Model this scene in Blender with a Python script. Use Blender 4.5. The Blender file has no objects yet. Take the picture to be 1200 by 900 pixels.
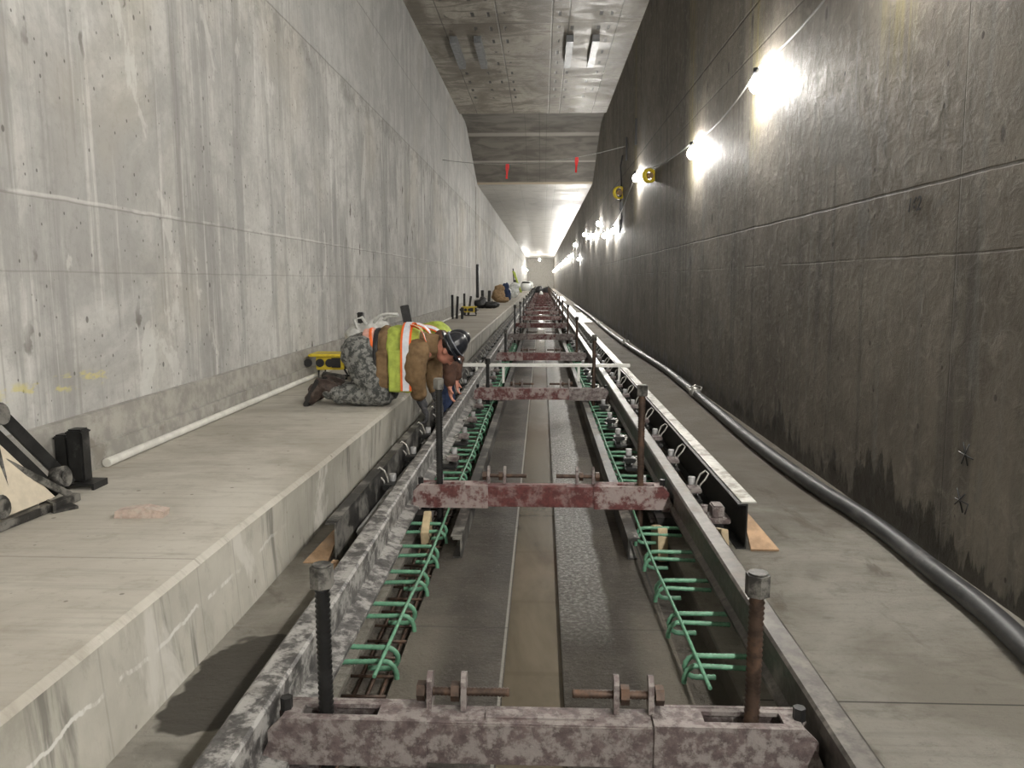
import bpy, bmesh, math, random
from mathutils import Vector, Matrix, noise
random.seed(7)
C = bpy.context.scene.collection
PI = math.pi
V = Vector

# ------------------------------------------------------------------ node helpers
class NT:
    def __init__(s, name):
        s.m = bpy.data.materials.new(name); s.m.use_nodes = True
        s.t = s.m.node_tree; s.t.nodes.clear()
        s.out = s.t.nodes.new('ShaderNodeOutputMaterial')
        s.b = s.t.nodes.new('ShaderNodeBsdfPrincipled')
        s.t.links.new(s.b.outputs[0], s.out.inputs[0])
        s.pos = None
    def n(s, typ, **kw):
        nd = s.t.nodes.new(typ)
        for k, v in kw.items(): setattr(nd, k, v)
        return nd
    def put(s, sock, v):
        if hasattr(v, 'is_output'): s.t.links.new(v, sock)
        elif v is not None:
            if isinstance(v, (tuple, list)) and len(v) == 3 and sock.type == 'RGBA': v = (*v, 1)
            sock.default_value = v
    def P(s):
        if s.pos is None:
            s.pos = s.n('ShaderNodeNewGeometry').outputs['Position']
        return s.pos
    def O(s):
        return s.n('ShaderNodeTexCoord').outputs['Object']
    def xyz(s, v=None):
        q = s.n('ShaderNodeSeparateXYZ'); s.put(q.inputs[0], v or s.P()); return q.outputs
    def scale(s, sc, v=None, off=(0, 0, 0)):
        q = s.n('ShaderNodeMapping'); s.put(q.inputs[0], v or s.P())
        q.inputs['Scale'].default_value = sc; q.inputs['Location'].default_value = off
        return q.outputs[0]
    def noise(s, vec, scale=1., detail=5., rough=.6, dist=0.):
        q = s.n('ShaderNodeTexNoise'); s.put(q.inputs['Vector'], vec)
        q.inputs['Scale'].default_value = scale; q.inputs['Detail'].default_value = detail
        q.inputs['Roughness'].default_value = rough; q.inputs['Distortion'].default_value = dist
        return q.outputs[0]
    def voro(s, vec, scale=1., feature='F1'):
        q = s.n('ShaderNodeTexVoronoi', feature=feature); s.put(q.inputs['Vector'], vec)
        q.inputs['Scale'].default_value = scale
        return q.outputs['Distance']
    def spots(s, vec, r, keep):
        """scattered spots: cells of a voronoi, only the share `keep` of them"""
        q = s.n('ShaderNodeTexVoronoi'); s.put(q.inputs['Vector'], vec); q.inputs['Scale'].default_value = 1.
        c = s.n('ShaderNodeSeparateColor'); s.put(c.inputs[0], q.outputs['Color'])
        d = s.math('ADD', q.outputs['Distance'], s.math('MULTIPLY', c.outputs[1], r * .6))
        return s.math('MULTIPLY', s.ramp(d, r * .7, r, 1, 0), s.ramp(c.outputs[0], keep, keep + .001, 1, 0))
    def math(s, op, a, b=None, c=None, clamp=False):
        q = s.n('ShaderNodeMath', operation=op, use_clamp=clamp)
        s.put(q.inputs[0], a)
        if b is not None: s.put(q.inputs[1], b)
        if c is not None: s.put(q.inputs[2], c)
        return q.outputs[0]
    def ramp(s, v, a, b, lo=0., hi=1.):
        q = s.n('ShaderNodeMapRange', clamp=True, interpolation_type='SMOOTHSTEP')
        s.put(q.inputs[0], v)
        q.inputs[1].default_value = a; q.inputs[2].default_value = b
        q.inputs[3].default_value = lo; q.inputs[4].default_value = hi
        return q.outputs[0]
    def mix(s, f, a, b, mode='MIX'):
        q = s.n('ShaderNodeMix', data_type='RGBA', blend_type=mode)
        s.put(q.inputs[0], f); s.put(q.inputs[6], a); s.put(q.inputs[7], b)
        return q.outputs[2]
    def line(s, c, at, w, wob=None):
        """1 on a thin line where coordinate c is near at"""
        d = s.math('SUBTRACT', c, at)
        if wob is not None: d = s.math('ADD', d, wob)
        d = s.math('ABSOLUTE', d)
        return s.ramp(d, w * .4, w, 1., 0.)
    def modline(s, c, period, w, off=0.):
        d = s.math('ADD', c, off + 1000 * period)
        d = s.math('MODULO', d, period)
        d = s.math('SUBTRACT', d, period / 2)
        d = s.math('ABSOLUTE', d)
        return s.ramp(d, w * .4, w, 1., 0.)
    def mx(s, *a):
        r = a[0]
        for q in a[1:]: r = s.math('MAXIMUM', r, q)
        return r
    def fin(s, col, rough=.8, bump=None, strength=.4, dist=.01, metal=0., spec=.5):
        s.put(s.b.inputs['Base Color'], col); s.put(s.b.inputs['Roughness'], rough)
        s.put(s.b.inputs['Metallic'], metal); s.put(s.b.inputs['Specular IOR Level'], spec)
        if bump is not None:
            q = s.n('ShaderNodeBump'); q.inputs['Strength'].default_value = strength
            q.inputs['Distance'].default_value = dist
            s.put(q.inputs['Height'], bump); s.t.links.new(q.outputs[0], s.b.inputs['Normal'])
        return s.m

def M_wall_left():
    t = NT('cast_concrete_left'); x, y, z = t.xyz()
    st = t.noise(t.scale((1, 2.4, .13)), 1.5, 8, .68, .25)       # vertical runs
    st2 = t.noise(t.scale((1, 6.5, .28), off=(3, 1, 5)), 1.5, 5, .62)
    st3 = t.noise(t.scale((1, 12., .5), off=(8, 1, 2)), 1.2, 3, .6)
    bl = t.noise(t.P(), .8, 9, .68, .5)
    mid = t.noise(t.P(), 3.2, 8, .7, .4)
    fine = t.noise(t.P(), 22, 6, .75)
    col = t.mix(t.ramp(bl, .36, .62), (.37, .365, .35), (.57, .565, .54))
    col = t.mix(t.ramp(st, .50, .60, 0, .6), col, (.27, .265, .255))
    col = t.mix(t.ramp(st2, .55, .66, 0, .65), col, (.66, .655, .63))
    col = t.mix(t.ramp(st3, .60, .70, 0, .45), col, (.25, .24, .22))
    col = t.mix(t.ramp(mid, .42, .68, 0, .5), col, (.30, .295, .28))
    col = t.mix(t.ramp(fine, .48, .72, 0, .35), col, (.24, .235, .22))
    warm = t.noise(t.scale((1, .6, .5), off=(1, 9, 3)), .8, 4, .6, .4)
    col = t.mix(t.ramp(warm, .5, .66, 0, .30), col, (.48, .44, .36))
    patch = t.noise(t.scale((1, 1.2, .6), off=(11, 4, 2)), 1.5, 7, .62, .5)
    col = t.mix(t.ramp(patch, .60, .63, 0, .5), col, (.64, .64, .61))
    patch2 = t.noise(t.scale((1, 1, .8), off=(2, 14, 7)), 1.4, 6, .6, .7)
    col = t.mix(t.ramp(patch2, .61, .64, 0, .4), col, (.33, .33, .32))
    # dark drips where the formwork leaked, clustered
    reg = t.noise(t.scale((1, .45, .45), off=(5, 2, 1)), 1.0, 3, .5)
    wv = t.noise(t.P(), 9, 3, .6)
    vz = t.n('ShaderNodeCombineXYZ'); t.put(vz.inputs[0], 0.)
    t.put(vz.inputs[1], t.math('ADD', t.math('MULTIPLY', y, 7.), t.math('MULTIPLY', wv, .8))); t.put(vz.inputs[2], t.math('MULTIPLY', z, 2.2))
    dm = t.math('MULTIPLY', t.spots(vz.outputs[0], .26, .30), t.ramp(reg, .50, .56))
    col = t.mix(t.math('MULTIPLY', dm, .85), col, (.085, .075, .06))
    pits = t.mx(t.spots(t.scale((0, 9, 6)), .14, .25), t.spots(t.scale((0, 22, 16), off=(3, 1, 4)), .2, .3))
    col = t.mix(t.math('MULTIPLY', pits, .75), col, (.10, .095, .085))
    wob = t.math('MULTIPLY', t.math('SUBTRACT', t.noise(t.P(), 2.5, 3), .5), .02)
    brk = t.ramp(t.noise(t.scale((1, 1.1, 3)), 2, 5), .40, .56)
    h = t.math('MULTIPLY', t.line(z, 1.745, .008, wob), .7)
    lt = t.math('MULTIPLY', t.math('MULTIPLY', t.line(z, 1.757, .014, wob), brk), .55)
    h2 = t.math('MULTIPLY', t.line(z, 1.39, .006, wob), .45)
    band = t.math('MULTIPLY', t.line(z, 3.66, .16, t.math('MULTIPLY', wob, 3)), t.ramp(mid, .42, .58))
    up = t.ramp(z, 3.76, 3.78)
    col = t.mix(t.math('MULTIPLY', up, .35), col, (.45, .455, .45))
    col = t.mix(t.math('MULTIPLY', band, .4), col, (.22, .21, .19))
    h3 = t.math('MULTIPLY', t.mx(t.line(z, 3.77, .012, wob), t.line(z, 4.95, .012, wob)), .8)
    v = t.math('MULTIPLY', t.modline(y, 2.44, .010, .9), .35)
    jl = t.mx(h, h2, v, h3)
    col = t.mix(t.math('MULTIPLY', jl, .6), col, (.17, .16, .145))
    col = t.mix(t.math('MULTIPLY', lt, .7), col, (.78, .78, .75))
    yz = t.math('MULTIPLY', t.line(z, .83, .06), t.math('MULTIPLY', t.ramp(y, 3.2, 3.4), t.ramp(y, 4.3, 4.1)))
    ym = t.math('MULTIPLY', yz, t.ramp(t.noise(t.scale((1, 3, 8)), 2, 3), .5, .62))
    col = t.mix(t.math('MULTIPLY', ym, .6), col, (.62, .55, .16))
    bump = t.math('SUBTRACT', t.math('ADD', t.math('MULTIPLY', fine, .6), t.math('MULTIPLY', st, .8)), t.mx(jl, pits))
    return t.fin(col, .85, bump, .4, .012, spec=.3)

def M_wall_right():
    t = NT('wet_cast_concrete_right'); x, y, z = t.xyz()
    st = t.noise(t.scale((1, 2.2, .12)), 1.6, 7, .65, .3)
    st2 = t.noise(t.scale((1, 5., .2), off=(3, 1, 5)), 1.4, 5, .62)
    bl = t.noise(t.P(), .9, 9, .66, .5)
    fine = t.noise(t.P(), 20, 7, .72)
    lump = t.noise(t.P(), 9., 8, .66, .6)
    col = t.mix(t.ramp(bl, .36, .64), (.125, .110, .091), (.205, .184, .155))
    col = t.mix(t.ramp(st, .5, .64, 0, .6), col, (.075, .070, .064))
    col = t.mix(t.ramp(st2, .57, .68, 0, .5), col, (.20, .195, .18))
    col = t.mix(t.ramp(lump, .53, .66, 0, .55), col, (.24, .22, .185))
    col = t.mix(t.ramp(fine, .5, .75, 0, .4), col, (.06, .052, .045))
    patch = t.noise(t.scale((1, 1, .8), off=(1, 4, 2)), 1.2, 6, .55, .6)
    col = t.mix(t.ramp(patch, .62, .65, 0, .5), col, (.165, .16, .15))
    wob = t.math('MULTIPLY', t.math('SUBTRACT', t.noise(t.P(), 2.5, 3), .5), .02)
    low = t.noise(t.scale((1, 1.6, .15), off=(2, 8, 0)), 2.2, 8, .7)
    edge = t.math('ADD', t.math('MULTIPLY', t.ramp(low, .35, .75), .42), .03)
    wet = t.ramp(t.math('SUBTRACT', z, edge), -.02, .0, 1, 0)
    col = t.mix(t.math('MULTIPLY', wet, .8), col, (.028, .024, .019))
    spot = t.mx(t.spots(t.scale((0, 3.2, 1.6)), .16, .18), t.spots(t.scale((0, 11, 8)), .16, .2))
    col = t.mix(t.math('MULTIPLY', spot, .7), col, (.03, .026, .022))
    v = t.mx(t.math('MULTIPLY', t.modline(y, 2.44, .006, .0), .35), t.line(y, 12.05, .02))
    brk = t.ramp(t.noise(t.scale((1, .8, 1)), 2, 4), .4, .55)
    h = t.mx(t.math('MULTIPLY', t.line(z, 1.815, .010, wob), .8), t.math('MULTIPLY', t.math('MULTIPLY', t.line(z, 1.47, .007, wob), .5), brk), t.line(z, 3.75, .014, wob), t.math('MULTIPLY', t.line(z, 3.35, .010, wob), .6))
    jl = t.mx(h, v)
    col = t.mix(t.math('MULTIPLY', jl, .7), col, (.03, .028, .025))
    ys = None
    for yy in (4.4, 7.2, 10.1, 16.0):
        q = t.line(y, yy, .30); ys = q if ys is None else t.mx(ys, q)
    ys = t.math('MULTIPLY', ys, t.ramp(t.noise(t.scale((1, 6, .15)), 3, 3), .40, .62))
    ys = t.math('MULTIPLY', ys, t.ramp(z, 2.2, 2.9))
    col = t.mix(t.math('MULTIPLY', ys, .55), col, (.24, .205, .08))
    rgh = t.math('SUBTRACT', t.ramp(lump, .35, .7, .78, .6), t.math('MULTIPLY', wet, .3))
    bump = t.math('SUBTRACT', t.math('ADD', t.math('MULTIPLY', fine, .5), t.math('MULTIPLY', lump, 1.3)), jl)
    return t.fin(col, rgh, bump, .5, .012, spec=.35)

def M_ceiling():
    t = NT('board_marked_concrete_ceiling'); x, y, z = t.xyz()
    bl = t.noise(t.scale((1, .5, 1)), 1.1, 8, .68, .6)
    fine = t.noise(t.scale((1, 3, 1)), 8, 7, .72)
    col = t.mix(t.ramp(bl, .36, .60), (.15, .132, .105), (.34, .315, .27))
    wv = t.noise(t.scale((.6, 1.5, 1), off=(4, 4, 0)), 1.5, 8, .66, 1.2)
    col = t.mix(t.ramp(wv, .49, .57, 0, .8), col, (.095, .075, .052))
    col = t.mix(t.ramp(fine, .5, .7, 0, .4), col, (.12, .11, .09))
    gl = t.mx(t.line(x, -.84, .02), t.line(x, .17, .02), t.line(x, .48, .02), t.line(x, -1.9, .015), t.line(x, 1.4, .015))
    tr = t.math('MULTIPLY', t.modline(y, 2.4, .02, .4), .7)
    # slots cast into the soffit, in rows
    sx = t.mx(t.line(x, -1.78, .045), t.line(x, -1.29, .045), t.line(x, -1.0, .035), t.line(x, -.72, .035), t.line(x, .3, .035), t.line(x, .55, .045), t.line(x, 1.05, .045), t.line(x, 1.25, .035))
    sy = t.modline(y, .8, .17, .1)
    rr = t.ramp(t.noise(t.scale((3, 1.3, 1), off=(0, 7, 0)), 1, 1), .44, .46)
    sl = t.math('MULTIPLY', t.math('MULTIPLY', sx, sy), rr)
    sl = t.math('MULTIPLY', sl, t.ramp(y, 22, 21))
    jl = t.mx(gl, tr)
    col = t.mix(t.math('MULTIPLY', jl, .75), col, (.05, .045, .035))
    col = t.mix(t.math('MULTIPLY', sl, .97), col, (.012, .012, .012))
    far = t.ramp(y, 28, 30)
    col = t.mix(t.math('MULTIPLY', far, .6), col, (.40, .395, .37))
    bump = t.math('SUBTRACT', t.math('ADD', t.math('MULTIPLY', fine, .6), wv), t.mx(jl, sl))
    return t.fin(col, t.ramp(wv, .4, .6, .65, .42), bump, .3, .015)

def M_downstand():
    t = NT('dark_concrete_downstand'); x, y, z = t.xyz()
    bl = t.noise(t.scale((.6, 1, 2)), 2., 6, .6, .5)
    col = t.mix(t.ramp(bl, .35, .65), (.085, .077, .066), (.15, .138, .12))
    l1 = t.mx(t.line(z, 6.02, .05), t.line(z, 5.43, .03))
    col = t.mix(t.math('MULTIPLY', l1, .5), col, (.42, .40, .36))
    v = t.mx(t.line(x, -.1, .02), t.line(x, -.55, .012), t.line(x, .12, .012))
    col = t.mix(t.math('MULTIPLY', v, .5), col, (.05, .05, .04))
    edge = t.ramp(z, 4.95, 4.9)
    col = t.mix(t.math('MULTIPLY', edge, .8), col, (.46, .39, .29))
    return t.fin(col, .8, bl, .3, .02)

def M_bench():
    t = NT('broomed_concrete_bench'); x, y, z = t.xyz()
    nz = t.n('ShaderNodeNewGeometry').outputs['Normal']; nn = t.n('ShaderNodeSeparateXYZ'); t.put(nn.inputs[0], nz)
    top = t.ramp(nn.outputs[2], .4, .6)
    bl = t.noise(t.P(), 1.1, 7, .6, .4)
    fine = t.noise(t.P(), 26, 6, .7)
    broom = t.noise(t.scale((1.0, 24, 1)), 1.6, 4, .6)
    c1 = t.mix(t.ramp(bl, .35, .65), (.38, .355, .305), (.53, .505, .45))
    md = t.noise(t.scale((1, 2, 1)), 5, 8, .72, .3); c1 = t.mix(t.ramp(md, .50, .68, 0, .4), c1, (.27, .245, .20)); c1 = t.mix(t.ramp(fine, .55, .75, 0, .4), c1, (.25, .23, .19))
    c1 = t.mix(t.ramp(broom, .45, .75, 0, .35), c1, (.28, .26, .22))
    sm = t.noise(t.scale((1, 1.6, 1), off=(6, 1, 0)), 1.8, 5, .6, .5)
    c1 = t.mix(t.ramp(sm, .6, .72, 0, .5), c1, (.22, .19, .15))
    jt = t.mx(t.line(y, 2.62, .008), t.line(y, 6.55, .02))
    c1 = t.mix(t.math('MULTIPLY', jt, .4), c1, (.15, .13, .11))
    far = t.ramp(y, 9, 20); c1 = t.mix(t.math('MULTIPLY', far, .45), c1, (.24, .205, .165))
    st = t.noise(t.scale((1, 5.5, .7), off=(3, 0, 0)), 1.5, 6, .62, .3)
    wh = t.noise(t.scale((1, 2.2, 1), off=(8, 2, 0)), 1.6, 5, .6, .5)
    c2 = t.mix(t.ramp(bl, .35, .65), (.34, .325, .28), (.50, .48, .42)); c2 = t.mix(t.ramp(md, .50, .68, 0, .4), c2, (.25, .235, .20))
    c2 = t.mix(t.ramp(st, .56, .68, 0, .7), c2, (.12, .115, .10))
    c2 = t.mix(t.math('MULTIPLY', t.math('MULTIPLY', t.line(z, .19, .010, t.math('MULTIPLY', t.math('SUBTRACT', wh, .5), .12)), t.ramp(st, .42, .55)), t.ramp(y, 3.6, 2.9)), c2, (.66, .65, .61)); c2 = t.mix(t.ramp(wh, .56, .64, 0, .75), c2, (.60, .58, .53))
    vj = t.modline(y, .305, .006, 0)
    c2 = t.mix(t.math('MULTIPLY', vj, .22), c2, (.14, .13, .11))
    col = t.mix(top, c2, c1)
    pits = t.spots(t.scale((14, 14, 14)), .16, .2)
    col = t.mix(t.math('MULTIPLY', pits, .7), col, (.14, .12, .10))
    bump = t.math('ADD', t.math('MULTIPLY', fine, .5), broom)
    return t.fin(col, .8, bump, .35, .006)

def M_floor():
    t = NT('track_slab_concrete'); x, y, z = t.xyz()
    bl = t.noise(t.P(), 1.5, 7, .62, .5)
    fine = t.noise(t.P(), 30, 6, .7)
    grit = t.noise(t.P(), 42, 6, .8)
    broom = t.noise(t.scale((1.0, 20, 1)), 1.5, 4, .6)
    # outer dry concrete
    md = t.noise(t.scale((1, 1.6, 1)), 5, 8, .72, .3)
    dry = t.mix(t.ramp(bl, .36, .64), (.33, .305, .255), (.50, .475, .415)); dry = t.mix(t.ramp(md, .5, .66, 0, .45), dry, (.22, .195, .155)); dry = t.mix(t.ramp(fine, .52, .74, 0, .4), dry, (.22, .2, .165))
    dry = t.mix(t.ramp(broom, .5, .75, 0, .3), dry, (.25, .22, .18))
    sm = t.noise(t.scale((1.4, .5, 1), off=(6, 1, 0)), 2.4, 6, .65, .5)
    dry = t.mix(t.ramp(sm, .56, .66, 0, .6), dry, (.16, .135, .10))
    # walkway right of the track gets browner and damp further on
    damp = t.math('ADD', y, t.math('MULTIPLY', t.noise(t.P(), 1.3, 5, .6), 2.4))
    dmp = t.math('MULTIPLY', t.ramp(damp, 5.1, 5.9), t.ramp(x, .6, .7))
    dry = t.mix(t.math('MULTIPLY', dmp, .7), dry, (.155, .125, .095))
    # wet patch beside the bench
    px = t.math('SUBTRACT', x, -1.0); py = t.math('MULTIPLY', t.math('SUBTRACT', y, 2.42), .8)
    dd = t.math('SQRT', t.math('ADD', t.math('MULTIPLY', px, px), t.math('MULTIPLY', py, py)))
    dd = t.math('ADD', dd, t.math('MULTIPLY', t.math('SUBTRACT', t.noise(t.P(), 3.5, 3), .5), .35))
    wetp = t.ramp(dd, .235, .26, 1, 0)
    jt = t.line(y, 2.36, .006)
    dry = t.mix(t.math('MULTIPLY', t.math('MULTIPLY', jt, t.ramp(x, .6, .7)), .8), dry, (.05, .045, .04))
    dry = t.mix(t.math('MULTIPLY', wetp, .92), dry, (.055, .046, .034))
    # inner slab: damp dark concrete
    inn = t.mix(t.ramp(bl, .36, .64), (.062, .052, .041), (.125, .108, .088)); inn = t.mix(t.ramp(md, .5, .66, 0, .4), inn, (.06, .05, .04))
    inn = t.mix(t.ramp(grit, .52, .70, 0, .55), inn, (.23, .215, .19))
    inn = t.mix(t.line(x, -.132, .007), inn, (.42, .40, .35))
    inn = t.mix(t.math('MULTIPLY', t.line(x, .49, .006), .8), inn, (.02, .02, .018))
    stain = t.noise(t.P(), 2.2, 4, .6, .4)
    near = t.ramp(t.math('ADD', y, t.math('MULTIPLY', stain, 1.5)), 4.1, 3.4)
    lim = t.math('MULTIPLY', near, t.ramp(t.math('ABSOLUTE', x), .3, .42))
    inn = t.mix(t.math('MULTIPLY', lim, .6), inn, (.32, .285, .23))
    cj = t.modline(y, 1.22, .008, .2)
    inn = t.mix(t.math('MULTIPLY', cj, .35), inn, (.04, .035, .03))
    ax = t.math('ABSOLUTE', x)
    isin = t.ramp(ax, .655, .665, 1, 0)
    col = t.mix(isin, dry, inn)
    pk = t.math('MULTIPLY', t.ramp(z, -.02, -.012, 1, 0), t.ramp(ax, .49, .51))
    col = t.mix(t.math('MULTIPLY', pk, .45), col, (.07, .06, .047))
    # wet strip beside the trench on the right, and damp film elsewhere
    wx = t.math('ADD', x, t.math('MULTIPLY', t.math('SUBTRACT', t.noise(t.P(), 3, 3), .5), .07))
    ws = t.math('MULTIPLY', t.ramp(wx, .26, .29, 1, 0), t.ramp(x, .07, .09))
    ws = t.math('MULTIPLY', ws, t.ramp(y, 2.6, 3.1))
    wl = t.math('MULTIPLY', t.math('MULTIPLY', t.ramp(x, -.125, -.13), t.ramp(wx, -.30, -.17)), .6)
    wetm = t.mx(ws, wl, t.math('MULTIPLY', wetp, .5))
    col = t.mix(t.math('MULTIPLY', ws, .5), col, (.21, .20, .185))
    col = t.mix(t.math('MULTIPLY', ws, t.ramp(t.noise(t.P(), 55, 3, .6), .50, .58, 0, .6)), col, (.42, .41, .38))  # glitter of the wet grit painted into the colour as pale speckles
    col = t.mix(t.math('MULTIPLY', ws, t.ramp(t.noise(t.scale((1, 1, 1), off=(5, 5, 5)), 48, 3, .6), .52, .60, 0, .6)), col, (.05, .045, .04))  # dark specks set off the painted glints
    rgh = t.math('SUBTRACT', .78, t.math('MULTIPLY', wetm, .38))
    b = t.math('ADD', t.math('MULTIPLY', fine, .9), t.math('MULTIPLY', grit, 1.2))
    b = t.math('ADD', b, t.math('MULTIPLY', broom, .4))
    return t.fin(col, rgh, b, 1., .035)

def M_simple(name, c, rough=.6, metal=0., var=.25, sc=20., bump=.2, c2=None, thr=(.5, .6), mixamt=.7, sc2=6., obj=False, spec=.5):
    t = NT(name); vec = t.O() if obj else t.P()
    nz = t.noise(vec, sc, 5, .65)
    dark = tuple(q * (1 - var) for q in c)
    col = t.mix(t.ramp(nz, .35, .65), dark, c)
    if c2:
        n2 = t.noise(vec, sc2, 7, .72, .12)
        m2 = t.ramp(n2, thr[0], thr[1], 0, mixamt)
        col = t.mix(m2, col, c2)
        rough = t.ramp(n2, thr[0], thr[1], rough, max(rough, .75))
    return t.fin(col, rough, nz, bump, .004, metal, spec)

MAT = dict(
    wl=M_wall_left(), wr=M_wall_right(), ceil=M_ceiling(), down=M_downstand(), bench=M_bench(), floor=M_floor(),
    kick=M_simple('kicker_concrete', (.40, .385, .35), .85, 0, .3, 8, .4, (.2, .18, .15), (.55, .65), .6, 3),
    steel=M_simple('splattered_rail_steel', (.12, .115, .112), .5, .3, .45, 30, .4, (.42, .41, .39), (.44, .58), .85, 13),
    steelR=M_simple('scuffed_rail_steel', (.12, .11, .10), .42, .5, .45, 25, .25, (.30, .28, .255), (.50, .64), .6, 7),
    bright=M_simple('bright_steel', (.55, .54, .5), .45, .5, .3, 14, .2, (.25, .23, .2), (.5, .6), .6, 9),  # wire loop steel; on the channel edge it paints top light
    dark=M_simple('black_steel', (.028, .028, .028), .45, .4, .4, 16, .3, (.17, .165, .155), (.58, .72), .5, 5),
    chan=M_simple('form_channel_steel', (.05, .048, .045), .5, .4, .4, 16, .3, (.27, .26, .235), (.47, .6), .75, 6),
    red=M_simple('red_painted_steel', (.13, .036, .034), .55, .1, .4, 40, .4, (.25, .18, .17), (.46, .62), .75, 11),
    redgrey=M_simple('splashed_red_steel', (.13, .040, .038), .6, .1, .4, 40, .5, (.33, .28, .265), (.43, .56), .85, 9),
    grey=M_simple('splashed_grey_steel', (.15, .115, .112), .6, .15, .4, 40, .6, (.29, .265, .25), (.44, .58), .8, 22),
    screw=M_simple('rusty_screw_steel', (.09, .06, .045), .5, .5, .5, 30, .2, (.17, .10, .065), (.5, .65), .6, 12),
    hook=M_simple('epoxy_green_rebar', (.12, .29, .185), .5, 0, .3, 40, .2, (.06, .14, .09), (.58, .7), .6, 14),
    hosem=M_simple('black_rubber_hose', (.045, .046, .048), .42, 0, .5, 9, .3, (.19, .185, .18), (.5, .7), .6, 7),
    coup=M_simple('aluminium_coupling', (.5, .49, .46), .35, .7, .3, 30, .2),
    pvc=M_simple('white_plastic_conduit', (.68, .67, .62), .45, 0, .15, 12, .05),
    pvcp=M_simple('pale_grey_sleeve', (.30, .30, .30), .5, 0, .3, 12, .1),
    pvcg=M_simple('grey_plastic_conduit', (.24, .24, .24), .5, 0, .35, 12, .1, (.4, .39, .36), (.5, .65), .6, 6),
    white=M_simple('white_painted_bar', (.80, .80, .76), .4, 0, .1, 30, .05),
    wood=M_simple('plywood', (.50, .33, .20), .7, 0, .35, 12, .2, (.33, .26, .2), (.5, .65), .6, 8),
    wood2=M_simple('pale_timber', (.50, .40, .25), .7, 0, .3, 14, .2, (.3, .25, .18), (.5, .65), .5, 8),
    ply=M_simple('pale_plywood', (.62, .55, .43), .7, 0, .15, 12, .1),
    pink=M_simple('splattered_wood_block', (.55, .44, .38), .85, 0, .3, 25, .4, (.5, .46, .4), (.45, .6), .7, 18),
    yellow=M_simple('yellow_plastic', (.72, .56, .04), .45, 0, .2, 20, .1),
    black=M_simple('black_plastic', (.02, .02, .022), .4, 0, .3, 20, .1),
    bag=M_simple('white_woven_plastic', (.62, .62, .60), .55, 0, .2, 25, .3),
    redtag=M_simple('red_ribbon', (.75, .03, .03), .5, 0, .2, 20, .1),
    wire=M_simple('grey_cable', (.30, .30, .28), .5, 0, .2, 20, .1),
    galv=M_simple('galvanised_steel', (.26, .27, .28), .45, .5, .3, 9, .1),
    skin=M_simple('skin', (.55, .24, .17), .55, 0, .15, 30, .1),
    hat=M_simple('black_hard_hat', (.02, .022, .028), .28, 0, .3, 20, .05),
    hatband=M_simple('grey_strap', (.17, .18, .21), .5, 0, .3, 20, .05),
    brown=M_simple('brown_duck_canvas', (.20, .125, .06), .85, 0, .3, 18, .4),
    brown2=M_simple('dark_brown_sleeve', (.085, .04, .025), .85, 0, .3, 18, .4),
    vest=M_simple('hi_vis_yellow_cloth', (.42, .51, .085), .7, 0, .3, 14, .3),
    orange=M_simple('hi_vis_orange_tape', (.90, .16, .03), .6, 0, .15, 20, .1),
    silver=M_simple('reflective_silver_tape', (.72, .74, .80), .4, 0, .15, 20, .1),
    jeans=M_simple('blue_denim', (.03, .05, .12), .85, 0, .4, 20, .3),
    boot=M_simple('brown_work_boot', (.055, .035, .028), .6, 0, .4, 25, .3, (.14, .11, .09), (.5, .65), .6, 16),
    sole=M_simple('black_rubber_sole', (.02, .018, .017), .7, 0, .3, 25, .2),
    glove=M_simple('dark_grey_glove', (.045, .045, .05), .8, 0, .4, 25, .3, (.2, .2, .2), (.5, .65), .6, 14),
    camo=M_simple('grey_camouflage_cloth', (.095, .10, .095), .85, 0, .5, 26, .5, (.25, .25, .235), (.45, .55), .8, 26),
    tan=M_simple('tan_canvas', (.33, .22, .12), .85, 0, .3, 18, .3),
    sheet=M_simple('white_plastic_sheet', (.72, .74, .72), .35, 0, .15, 10, .3),
    lime=M_simple('lime_fabric', (.45, .55, .10), .7, 0, .3, 20, .1),
    pinkcloth=M_simple('pink_undershirt', (.72, .40, .33), .8, 0, .2, 20, .2),
)
def M_water():
    t = NT('muddy_trench_water'); x, y, z = t.xyz()
    bl = t.noise(t.scale((1.5, .5, 1)), 2.2, 5, .6, .4)
    col = t.mix(t.ramp(bl, .35, .65), (.082, .068, .046), (.125, .105, .075))
    cj = t.modline(y, .61, .02, .2)
    col = t.mix(t.math('MULTIPLY', cj, .35), col, (.08, .065, .04))
    return t.fin(col, .26, t.noise(t.P(), 25, 5, .7), .15, .004)
MAT['water'] = M_water()
def M_bulb(name, BULB):
    t = NT(name); e = t.n('ShaderNodeEmission')
    e.inputs[0].default_value = (1, .965, .90, 1); e.inputs[1].default_value = BULB
    t.t.links.new(e.outputs[0], t.out.inputs[0]); t.t.nodes.remove(t.b)
    return t.m
MAT['bulb'] = M_bulb('lit_bulb', 950.)
MAT['bulb_strong'] = M_bulb('lit_strong_bulb', 2150.)

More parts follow.
